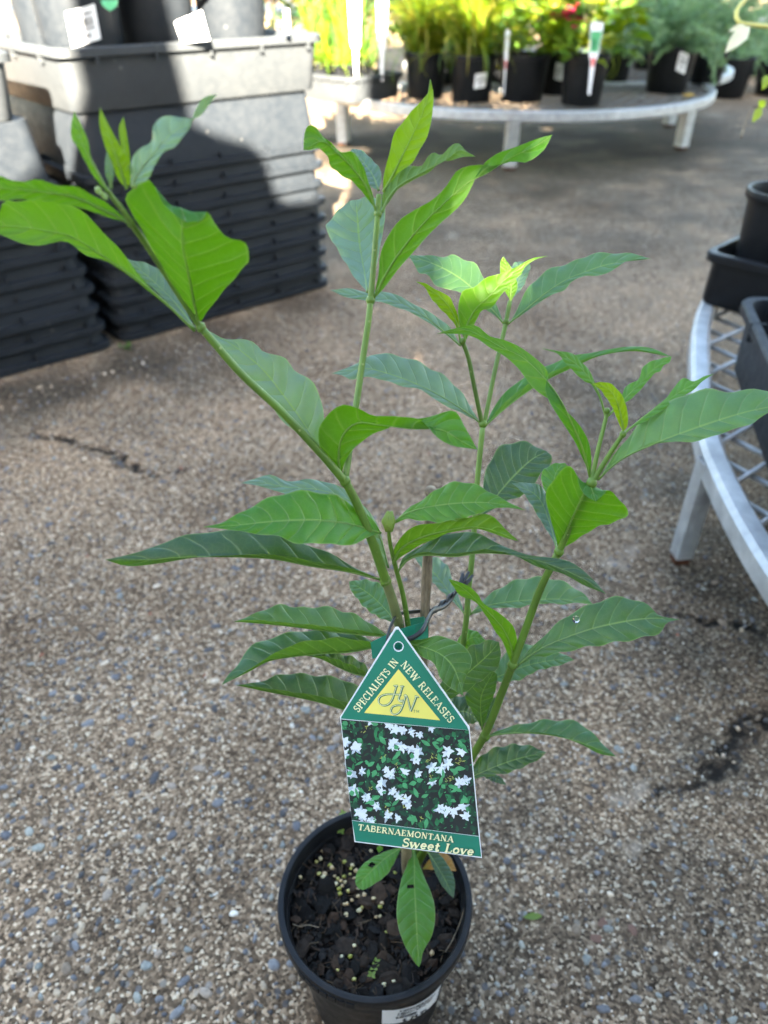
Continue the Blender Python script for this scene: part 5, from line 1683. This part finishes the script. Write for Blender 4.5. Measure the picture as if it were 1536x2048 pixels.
GL = {
    'A': (.86, [([(.08, 0), (.43, 1)], S_), ([(.43, 1), (.78, 0)], K), ([(.2, .34), (.64, .34)], S_), sf(.08, .03), sf(.78, .03)]),
    'B': (.70, [([(.14, 0), (.14, 1)], K), ([(.14, .97)] + arc(.36, .75, .22, .22, 90, -90) + [(.14, .53)], S_ * 1.4), ([(.36, .53)] + arc(.38, .27, .26, .25, 90, -90) + [(.14, .03)], S_ * 1.5), sf(.12, .03, .22), sf(.12, .97, .22)]),
    'C': (.78, [(arc(.42, .5, .33, .47, 48, 312, 16), K * .8), ([(.66, .97), (.66, .68)], S_)]),
    'D': (.80, [([(.14, 0), (.14, 1)], K), ([(.1, .97)] + arc(.3, .5, .40, .47, 90, -90, 14) + [(.1, .03)], K * .7), sf(.12, .03, .22), sf(.12, .97, .22)]),
    'E': (.66, [([(.16, 0), (.16, 1)], K), ([(.03, .96), (.58, .96), (.58, .76)], S_), ([(.16, .52), (.46, .52)], S_), ([(.46, .64), (.46, .40)], .06), ([(.03, .04), (.60, .04), (.60, .26)], S_)]),
    'I': (.36, [([(.18, 0), (.18, 1)], K), sf(.18, .03), sf(.18, .97)]),
    'L': (.64, [([(.16, 0), (.16, 1)], K), ([(.03, .04), (.58, .04), (.58, .28)], S_), sf(.16, .97)]),
    'M': (1.0, [([(.14, 0), (.16, 1)], S_), ([(.16, 1), (.5, .08)], K), ([(.5, .08), (.82, 1)], S_), ([(.84, 1), (.84, 0)], K), sf(.14, .03, .24), sf(.84, .03, .26), sf(.10, .97, .2), sf(.88, .97, .2)]),
    'N': (.84, [([(.14, 0), (.14, 1)], S_), ([(.14, 1), (.68, .02)], K), ([(.70, 0), (.70, 1)], S_), sf(.14, .03, .24), sf(.70, .97, .24), sf(.08, .97, .18)]),
    'O': (.86, [(arc(.43, .5, .36, .47, 0, 360, 20), K * .75)]),
    'P': (.66, [([(.16, 0), (.16, 1)], K), ([(.1, .96)] + arc(.36, .72, .24, .24, 90, -90) + [(.16, .48)], K * .6), sf(.16, .03), sf(.12, .97, .2)]),
    'R': (.78, [([(.16, 0), (.16, 1)], K), ([(.1, .96)] + arc(.36, .73, .23, .23, 90, -90) + [(.16, .5)], K * .6), ([(.36, .5), (.70, .02)], K * .9), sf(.16, .03), sf(.12, .97, .2), sf(.70, .03, .16)]),
    'S': (.62, [(arc(.31, .74, .22, .22, 35, 250, 10) + arc(.31, .27, .24, .24, 80, -150, 10), K * .75), ([(.52, .98), (.52, .72)], .06), ([(.08, .30), (.08, .02)], .06)]),
    'T': (.72, [([(.36, 0), (.36, 1)], K), ([(.05, .74), (.05, .96), (.67, .96), (.67, .74)], S_), sf(.36, .03)]),
    'W': (1.1, [([(.08, 1), (.34, 0)], K), ([(.34, 0), (.56, .95)], S_), ([(.54, 1), (.80, 0)], K), ([(.80, 0), (1.02, 1)], S_), sf(.08, .97, .26), sf(.54, .97, .22), sf(1.02, .97, .2)]),
    'Y': (.80, [([(.08, 1), (.40, .46)], K), ([(.40, .46), (.72, 1)], S_), ([(.40, .5), (.40, 0)], K), sf(.08, .97, .26), sf(.72, .97, .22), sf(.40, .03)]),
    'w': (.92, [([(.06, .62), (.28, .02)], .2), ([(.28, .02), (.46, .60)], .1), ([(.44, .62), (.66, .02)], .2), ([(.66, .02), (.84, .62)], .1), sf(.08, .62, .24), sf(.44, .62, .2)]),
    'e': (.60, [([(.10, .34), (.50, .36)] + arc(.30, .34, .21, .29, 10, 320, 14), .15)]),
    't': (.46, [([(.22, .86), (.20, .12), (.30, .03), (.42, .08)], .2), ([(.05, .60), (.42, .62)], .1)]),
    'o': (.62, [(arc(.31, .32, .22, .29, 0, 360, 16), .16)]),
    'v': (.60, [([(.08, .62), (.30, .02)], .2), ([(.30, .02), (.52, .62)], .1), sf(.10, .62, .24), sf(.52, .62, .18)]),
    '$': (.56, [(arc(.28, .68, .2, .2, 30, 260, 8) + arc(.28, .30, .2, .2, 80, -150, 8), .13), ([(.28, 1.02), (.28, -.06)], .08)]),
    '2': (.56, [(arc(.27, .72, .2, .24, 160, -30, 8) + [(.08, .06), (.50, .06)], .13)]),
    '4': (.58, [([(.40, 0), (.40, .98), (.06, .32), (.54, .32)], .13)]),
    '9': (.56, [(arc(.27, .68, .19, .28, 0, 360, 12) + [(.44, .4), (.30, 0)], .13)]),
    '5': (.56, [([(.46, .94), (.14, .94), (.11, .58)] + arc(.26, .32, .2, .28, 100, -140, 9), .13)]),
    '.': (.26, [([(.10, .04), (.16, .04)], .14)]),
    ' ': (.42, []),
}


def ribbon(pts, w):
    """quads along a 2-D polyline"""
    out = []
    for (ax, ay), (bx, by) in zip(pts[:-1], pts[1:]):
        dx, dy = bx - ax, by - ay
        L = math.hypot(dx, dy) or 1e-6
        ux, uy = dx / L, dy / L
        e = w * .22
        ax2, ay2, bx2, by2 = ax - ux * e, ay - uy * e, bx + ux * e, by + uy * e
        nx, ny = -uy * w / 2, ux * w / 2
        out.append([(ax2 + nx, ay2 + ny), (bx2 + nx, by2 + ny), (bx2 - nx, by2 - ny), (ax2 - nx, ay2 - ny)])
    return out


def text_quads(txt, p0, p1, height, slant=0.0, gap=.10, bold=1.0):
    """letters laid from p0 to p1 (photo-pixel plane of the tag), stretched to fit"""
    adv = [GL[c][0] + gap for c in txt]
    tot = sum(adv) - gap
    dx, dy = p1[0] - p0[0], p1[1] - p0[1]
    L = math.hypot(dx, dy); ux, uy = dx / L, dy / L
    vx, vy = uy, -ux                      # up on screen
    sx = L / tot
    out = []; x = 0
    for c, a in zip(txt, adv):
        for pts, w in GL[c][1]:
            q = [((x + px + slant * py) * sx, py * height) for px, py in pts]
            for quad in ribbon(q, w * height * bold):
                out.append([(p0[0] + ux * qx + vx * qy, p0[1] + uy * qx + vy * qy) for qx, qy in quad])
        x += a
    return out


# ------------------------------------------------------------------ print on the pot's price label
B = MB()
lay = [0]


def lab_quad(q):
    lay[0] += 1
    B.add([lab_pt(s, t, .0009 + lay[0] * 1.5e-6) for s, t in q], [(0, 1, 2, 3)])


x = .22
while x < .80:
    w = random.choice((.006, .011, .018)); lab_quad([(x, .24), (x + w, .24), (x + w, .44), (x, .44)]); x += w + random.choice((.007, .012, .02))


def lab_text(txt, s0, s1, t0, hh):
    for q in text_quads(txt, (s0, t0), (s1, t0), hh): lab_quad(q)


lab_text('TABERNAEMONTANA', .24, .86, .18, .10)
lab_text('LADYBIRD', .20, .52, .62, .13)
lab_text('$ 24.95', .30, .72, .92, .22)
B.build('label_print', M_INK, pot, smooth=False)

# ------------------------------------------------------------------ the hanging plant tag
SL, SR, BL, BR = P(680, 1433, .3735), P(939, 1454, .3735), P(710, 1684, .3825), P(964, 1716, .3825)
tn = (SR - SL).cross(BL - SL).normalized()
if tn.dot(Vector((0, 0, CAMH)) - SL) < 0: tn = -tn
t0_ = (SL + SR + BL + BR) / 4


def TP(px, py, off=0.0):
    r = ray(px, py); o = Vector((0, 0, CAMH))
    t = (t0_ - o).dot(tn) / r.dot(tn)
    return o + r * t + tn * off


etag = empty('plant_tag', TP(794, 1290), 'green and yellow plant tag with a photo of white flowers, hanging on the stem', 'plant tag')
outline = [(797, 1254), (939, 1454), (964, 1716), (709, 1684), (680, 1434), (791, 1254)]
hole = [(797 + 8.5 * math.cos(a), 1293 + 9.5 * math.sin(a)) for a in np.linspace(0, 2 * math.pi, 16, endpoint=False)]


def inset(poly, d):
    c = (sum(p[0] for p in poly) / len(poly), sum(p[1] for p in poly) / len(poly))
    return [(p[0] + (c[0] - p[0]) * d, p[1] + (c[1] - p[1]) * d) for p in poly]


def holed(poly, hole_, f, mats_off):
    """polygon with a hole, as a fan of quads from the hole ring outwards"""
    N = 64
    cx = sum(p[0] for p in hole_) / len(hole_); cy = sum(p[1] for p in hole_) / len(hole_)
    inner, outer = [], []
    angs = sorted(set([round(math.atan2(p[1] - cy, p[0] - cx), 5) for p in poly] + [round(a, 5) for a in np.linspace(-math.pi, math.pi, N, endpoint=False)]))
    hr = math.hypot(hole_[0][0] - cx, hole_[0][1] - cy)
    for a in angs:
        d = (math.cos(a), math.sin(a)); best = None
        for (x0, y0), (x1, y1) in zip(poly, poly[1:] + poly[:1]):
            ex, ey = x1 - x0, y1 - y0
            den = d[0] * ey - d[1] * ex
            if abs(den) < 1e-9: continue
            t = ((x0 - cx) * ey - (y0 - cy) * ex) / den
            s = ((x0 - cx) * d[1] - (y0 - cy) * d[0]) / den
            if t > 0 and -1e-4 <= s <= 1 + 1e-4 and (best is None or t < best): best = t
        inner.append((cx + d[0] * hr, cy + d[1] * hr)); outer.append((cx + d[0] * best, cy + d[1] * best))
    return inner, outer


inn, out = holed(outline, hole, None, None)
n = len(inn)
V = [TP(*p, 0.0) for p in inn] + [TP(*p, 0.0) for p in out] + [TP(*p, -.0006) for p in inn] + [TP(*p, -.0006) for p in out]
Fc = []
for i in range(n):
    j = (i + 1) % n
    Fc += [(i, n + i, n + j, j), (2 * n + j, 3 * n + j, 3 * n + i, 2 * n + i), (n + i, 3 * n + i, 3 * n + j, n + j), (i, j, 2 * n + j, 2 * n + i)]
card = mesh('card', V, Fc, M_WHITE, etag, smooth=False)
# green print (upper)
gu = [(797, 1259), (934, 1453), (937, 1460), (682, 1437), (683, 1433), (792, 1259)]
hole2 = [(797 + 10.5 * math.cos(a), 1293 + 11.5 * math.sin(a)) for a in np.linspace(0, 2 * math.pi, 16, endpoint=False)]
inn, out = holed(gu, hole2, None, None)
n = len(inn)
V = [TP(*p, .00008) for p in inn] + [TP(*p, .00008) for p in out]
mesh('green_print', V, [(i, n + i, n + (i + 1) % n, (i + 1) % n) for i in range(n)], M_CARDG, card, smooth=False)


def flat(name, polys, m, off, par=card, step=3e-6):
    V, Fc = [], []
    for k, p in enumerate(polys):
        n0 = len(V)
        V += [TP(x, y, off + k * step) for x, y in p]
        Fc.append(tuple(range(n0, n0 + len(p))))
    return mesh(name, V, Fc, m, par, smooth=False)


PH = [(682, 1438.5), (937.5, 1460.5), (957.5, 1672), (704, 1640)]
flat('photo_print', [PH], M_CARDK, .00010)
flat('green_print', [[(704.3, 1641), (957.6, 1673), (962.5, 1713.5), (711, 1682)]], M_CARDG, .00010)
flat('yellow_print', [[(797, 1338), (880.5, 1440.5), (728, 1425.5)]], M_CARDY, .00014)
flat('lettering', text_quads('SPECIALISTS IN', (717, 1425), (797.5, 1324), 14.5), M_CARDC, .00018)
flat('lettering', text_quads('NEW RELEASES', (800.5, 1330), (899, 1446), 14.5), M_CARDC, .00018)
sh = text_quads('TABERNAEMONTANA', (716, 1659), (906, 1683), 11.5, bold=1.3)
flat('lettering_shadow', [[(x + 1.2, y + 1.2) for x, y in q] for q in sh], M_PR_G3, .00016)
flat('lettering', sh, M_CARDC, .00030)
sl_ = text_quads('SWEET LOVE'.replace('WEET', 'weet').replace('OVE', 'ove'), (803, 1692), (946, 1710), 17, .10, .04, bold=1.3)
flat('lettering_shadow', [[(x + 1.6, y + 1.2) for x, y in q] for q in sl_], M_PR_G3, .00016)
flat('lettering', sl_, M_CARDC, .00030)


def C5(x, y): return (640 + x / 3.792, 1200 + y / 3.792)


logo = [[(582, 648), (566, 700), (548, 752), (522, 786), (484, 798), (452, 785), (444, 758), (458, 730), (500, 714), (560, 712), (612, 716)],
        [(626, 652), (612, 700), (596, 752), (612, 768), (628, 756)],
        [(560, 650), (588, 646)], [(610, 654), (634, 650)],
        [(650, 722), (634, 780), (614, 830), (588, 858), (556, 864), (538, 838), (552, 806), (592, 794), (628, 800)],
        [(640, 724), (658, 724), (688, 838)], [(688, 838), (712, 780), (732, 726)], [(722, 726), (746, 732)], [(596, 752), (630, 770)]]
pol_d, pol_l = [], []
for s in logo:
    S2 = [tuple(p) for p in spline(s, max(6, len(s) * 4))]
    for q in ribbon([C5(x + 5, y + 5) for x, y in S2], 1.9): pol_d.append(q)
    for q in ribbon([C5(x - 2, y - 1) for x, y in S2], 2.6): pol_d.append(q)
    for q in ribbon([C5(x - 2, y - 1) for x, y in S2], 1.3): pol_l.append(q)
M_LOGO = plain('tag_logo_green', (.035, .16, .10), .4, .5, .05)
flat('logo_print', pol_d, M_LOGO, .00020, step=1e-6)
flat('logo_highlight', pol_l, M_CARDC, .00050, step=1e-6)
flat('lettering', text_quads('TM', C5(708, 850), C5(752, 852), 4.6), M_LOGO, .00020)

# the printed photograph: leaves and five-petalled white flowers
prg = random.Random(5)


def inphoto(x, y, mrg=3):
    e = 0
    for (x0, y0), (x1, y1) in zip(PH, PH[1:] + PH[:1]):
        L = math.hypot(x1 - x0, y1 - y0)
        if ((x1 - x0) * (y - y0) - (y1 - y0) * (x - x0)) / L < mrg: return False
    return True


def clip_in(poly):
    """clip a polygon to the printed photo area"""
    for (x0, y0), (x1, y1) in zip(PH, PH[1:] + PH[:1]):
        new = []
        for i in range(len(poly)):
            a, b = poly[i], poly[(i + 1) % len(poly)]
            da = (x1 - x0) * (a[1] - y0) - (y1 - y0) * (a[0] - x0)
            db = (x1 - x0) * (b[1] - y0) - (y1 - y0) * (b[0] - x0)
            if da >= 0: new.append(a)
            if da * db < 0:
                t = da / (da - db); new.append((a[0] + (b[0] - a[0]) * t, a[1] + (b[1] - a[1]) * t))
        poly = new
        if len(poly) < 3: return None
    return poly


def leafpoly(x, y, L, w, a):
    pts = []
    for t, k in ((0, 0), (.2, .7), (.45, 1), (.75, .6), (1, 0), (.75, -.6), (.45, -1), (.2, -.7)):
        dx, dy = L * t, w * k
        pts.append((x + math.cos(a) * dx - math.sin(a) * dy, y + math.sin(a) * dx + math.cos(a) * dy))
    return clip_in(pts)


G1, G2, G3, W_, Y_, W2_ = [], [], [], [], [], []
for k in range(330):
    x = prg.uniform(684, 955); y = prg.uniform(1440, 1670)
    p = leafpoly(x, y, prg.uniform(7, 24), prg.uniform(2, 5.5), prg.uniform(0, 6.28))
    if p: G3.append(p)
for (cx, cy) in [(680, 905), (720, 930), (430, 960), (460, 1030), (320, 1095), (230, 1180), (310, 1200), (470, 1160), (545, 1215), (680, 1220), (935, 1050), (840, 1090), (900, 1150), (1040, 1050), (1090, 1120), (240, 1280), (370, 1270), (440, 1270), (610, 1290), (920, 1330), (1040, 1290),
                 (280, 1400), (640, 1380), (640, 1420), (745, 1360), (745, 1480), (820, 1380), (910, 1410), (1000, 1510), (1060, 1430), (1110, 1500), (400, 1500), (450, 1460), (360, 1590), (560, 1550), (690, 1650), (860, 1600), (820, 1630), (760, 1690), (900, 1700), (230, 920), (190, 960), (240, 1450), (1080, 985), (590, 1150), (980, 1390), (250, 1560), (1120, 1540)]:
    x, y = C5(cx, cy)
    for j in range(3):
        p = leafpoly(x + prg.uniform(-6, 6), y + prg.uniform(-6, 6), prg.uniform(9, 24), prg.uniform(2.4, 5.5), prg.uniform(0, 6.28))
        if p: (G1 if prg.random() < .5 else G2).append(p)
for (cx, cy) in [(520, 950), (570, 975), (620, 985), (690, 990), (760, 1020), (850, 968), (560, 1070), (610, 1100), (545, 1110), (680, 1130), (730, 1160), (720, 1200), (200, 1080), (250, 1115), (180, 1170), (290, 1120), (320, 1290), (500, 1280), (530, 1330), (640, 1310), (740, 1320), (850, 1260), (920, 1275), (975, 1225), (960, 1160),
                 (1100, 1370), (1060, 1370), (460, 1390), (470, 1450), (560, 1450), (590, 1490), (670, 1560), (660, 1520), (300, 1610), (380, 1665), (320, 1650), (510, 1640), (590, 1650), (960, 1590), (1010, 1610), (1100, 1640), (1090, 1570), (250, 1320), (235, 1440), (275, 1450), (350, 1490), (850, 1375), (420, 1550), (1080, 1145), (390, 905), (910, 1590)]:
    x, y = C5(cx, cy)
    for rep in range(2):
        fx, fy = x + prg.uniform(-5, 5) * rep, y + prg.uniform(-5, 5) * rep
        a0 = prg.uniform(0, 6.28); R_ = prg.uniform(8.5, 14.5); sq = prg.uniform(.35, 1); sa = prg.uniform(0, 3.14)
        for j in range(5):
            a = a0 + j * 1.257 + prg.uniform(-.2, .2)
            L_ = R_ * prg.uniform(.75, 1.2) * (sq + (1 - sq) * abs(math.cos(a - sa)))
            p = leafpoly(fx, fy, L_, R_ * prg.uniform(.20, .30), a)
            if p: (W2_ if prg.random() < .35 else W_).append(p)
for (cx, cy) in [(840, 1190), (870, 1180), (820, 1210), (1050, 1200), (1040, 1230), (1000, 1330), (970, 1370), (985, 1350), (480, 1190), (580, 1250), (640, 1500), (630, 1560), (500, 1580), (520, 1600), (330, 1000), (345, 960), (1075, 1215), (840, 1330), (390, 1420), (770, 1660)]:
    x, y = C5(cx, cy)
    for j in range(4):
        p = leafpoly(x + prg.uniform(-3, 3), y + prg.uniform(-3, 3), prg.uniform(3, 7), .8, prg.uniform(0, 6.28))
        if p: Y_.append(p)
K1, K2 = [], []
for k in range(420):                     # print grain: fine glints and shadows between the leaves
    x = prg.uniform(684, 955); y = prg.uniform(1440, 1670)
    p = leafpoly(x, y, prg.uniform(2, 7), prg.uniform(.5, 1.4), prg.uniform(0, 6.28))
    if p: (K1 if prg.random() < .55 else K2).append(p)
flat('photo_shadows', K1, M_CARDK, .00030, step=2e-7)
flat('photo_glints', K2, M_PR_G2, .00052, step=2e-7)
flat('photo_leaves', G3, M_PR_G3, .00014, step=5e-7)
flat('photo_leaves', G1, M_PR_G1, .00024, step=5e-7)
flat('photo_flowers', W2_, M_PR_W2, .00032, step=2e-7)
flat('photo_flowers', W_, M_PR_W, .00038, step=2e-7)
flat('photo_leaves', G2, M_PR_G2, .00048, step=5e-7)
flat('photo_buds', Y_, M_PR_Y, .00054, step=5e-7)

# folded green label wrapped round the stems behind the tag
eb2 = empty('folded_label', P(800, 1270, .39), 'plain green plastic label folded round the stems behind the tag', 'plant label')


def strip(name, top, bot, th=.0004):
    T_ = [P(*p) for p in top]; B_ = [P(*p) for p in bot]
    n = len(T_)
    off = Vector((0, .8, -.5)) * th
    V = T_ + B_ + [p + off for p in T_] + [p + off for p in B_]
    Fc = []
    for i in range(n - 1):
        Fc += [(i, n + i, n + i + 1, i + 1), (2 * n + i + 1, 3 * n + i + 1, 3 * n + i, 2 * n + i)]
        Fc += [(i, i + 1, 2 * n + i + 1, 2 * n + i), (n + i, 3 * n + i, 3 * n + i + 1, n + i + 1)]
    Fc += [(0, 2 * n, 3 * n, n), (n - 1, 2 * n - 1, 4 * n - 1, 3 * n - 1)]
    return mesh(name, V, Fc, M_CARDG, eb2, smooth=False)


strip('front_flap', [(741, 1285, .383), (772, 1270, .379), (800, 1258, .378), (830, 1249, .379), (856, 1243, .382)], [(745, 1318, .387), (775, 1312, .384), (803, 1300, .382), (832, 1292, .383), (857, 1275, .386)])
strip('back_flap', [(856, 1243, .382), (848, 1233, .400), (815, 1238, .404)], [(857, 1275, .386), (848, 1262, .404), (815, 1266, .408)])

# wooden stake
est = empty('plant_stake', P(835, 1745, BZ), 'thin brown wooden stake standing behind the stems', 'stake')
pts = [(836, 1748, BZ + .004), (842, 1500, .470), (846, 1320, .428), (850, 1225, .410), (856, 1100, .388), (861, 1000, .373), (862, 983, .370)]
S2 = spline(pts, 30)
V, Fc = tube([P(*s) for s in S2], [.0028 * (1 + .06 * math.sin(i * 1.7)) for i in range(31)], 9)
mesh('stake', V, Fc, M_STAKE, est)
c = P(862, 981, .3695)
V, Fc = lathe([(0, -.003), (.0030, -.002), (.0034, .0), (.0024, .0016), (0, .002)], 8, c)
mesh('stake_top', V, Fc, M_STAKE, est)

# black twist tie
et = empty('twist_tie', P(850, 1230, .39), 'black plastic twist tie holding the tag, stake and stems together', 'twist tie')


def tie(pts, r, flat_=.45, tw=0):
    S3 = spline(pts, 60)
    V, Fc = tube([P(*s) for s in S3], r, 8, flat=flat_)
    if tw:
        pass
    return mesh('band', V, Fc, M_TIE, et)


tie([(799, 1300, .384), (790, 1300, .372), (779, 1297, .370), (774, 1283, .371), (778, 1262, .374), (787, 1240, .378), (797, 1228, .392), (822, 1224, .402), (850, 1222, .416), (862, 1222, .408), (880, 1216, .404)], .0012, .6)
tie([(797, 1292, .386), (803, 1284, .386), (812, 1280, .3765), (830, 1273, .376), (846, 1259, .378), (857, 1236, .386), (866, 1222, .394), (884, 1215, .402), (898, 1203, .408), (909, 1186, .412)], .0013, .55)
for off, ph in ((0, 0), (0, math.pi)):
    pts = []
    for i in range(13):
        t = i / 12
        x = 868 + 66 * t; y = 1221 - 58 * t
        pts.append((x + 3.2 * math.sin(t * 14 + ph), y + 3.2 * math.cos(t * 14 + ph), .402 + .014 * t + .0012 * math.cos(t * 14 + ph)))
    tie(pts, .0012, .5)
for (x, y) in ((926, 1147), (938, 1143), (946, 1150), (942, 1158)):
    V, Fc = tube([P(912, 1183, .411), P((912 + x) / 2 + 2, (1183 + y) / 2, .413), P(x, y, .414)], [.0010, .0012, .0009], 6, flat=.4)
    mesh('loose_end', V, Fc, M_TIE, et)

# ------------------------------------------------------------------ bits lying on the paving
B = MB()
a_, b_ = G(1045, 1838, .002), G(1086, 1834, .002)
oval_leaf(B, a_ + Vector((0, 0, .0035)), b_ - a_, Vector((0, -.3, 1)), (b_ - a_).length, .006, (.14, .24, .05))
o = B.build('fallen_leaf', M_FOL); tag(o, 'small fallen green leaf lying on the concrete', 'leaf')
pts = [G(1088, 1815, .003), G(1092, 1832, .0035), G(1084, 1845, .003)]
V, Fc = tube([Vector(p) for p in spline([tuple(p) for p in pts], 12)], .0006, 5)
tag(mesh('twig', V, Fc, M_STAKE), 'tiny dry twig beside the fallen leaf', 'twig')
pts = [G(995, 1960, .003), G(1018, 1915, .003), G(1040, 1880, .003), G(1052, 1862, .003)]
V, Fc = tube([Vector(p) for p in spline([tuple(p) for p in pts], 16)], .0006, 5)
tag(mesh('twig', V, Fc, M_STAKE), 'thin dry straw lying right of the pot', 'twig')
pts = [G(530, 1737, .004), G(545, 1743, .005), G(566, 1754, .004)]
V, Fc = tube([Vector(p) for p in spline([tuple(p) for p in pts], 12)], .0004, 5)
tag(mesh('straw', V, Fc, M_STAKE), 'fine dry straw touching the left of the pot', 'twig')
g = G(255, 700)
B = MB()
for k in range(16):
    a = random.uniform(0, 6.28)
    oval_leaf(B, g + Vector((random.gauss(0, .006), random.gauss(0, .005), .001 + random.random() * .008)), Vector((math.cos(a), math.sin(a), .7)), Vector((0, 0, 1)), .013, .006, jitter((.07, .16, .03), .3))
o = B.build('weed_tuft', M_FOL); tag(o, 'small green weed at the foot of the gap between the stacks', 'weed')
M_BRICK = plain('brick_fragment', (.17, .095, .07), .85, .3, .3)
for i, (x, y) in enumerate(((1192, 1878), (1205, 1848), (1265, 1862), (1108, 1098))):
    g = G(x, y)
    o = link('brick_crumb', chunk_mesh('brick_crumb', 90 + i, M_BRICK), None, (g.x, g.y, ground_z(g.x, g.y)), (0, 0, i), (.006, .0045, .0016))
    tag(o, 'reddish brick crumb on the concrete, %s' % ['nearest the pot', 'above the nearest one', 'rightmost of three', 'beside the right-hand stem'][i], 'crumb')
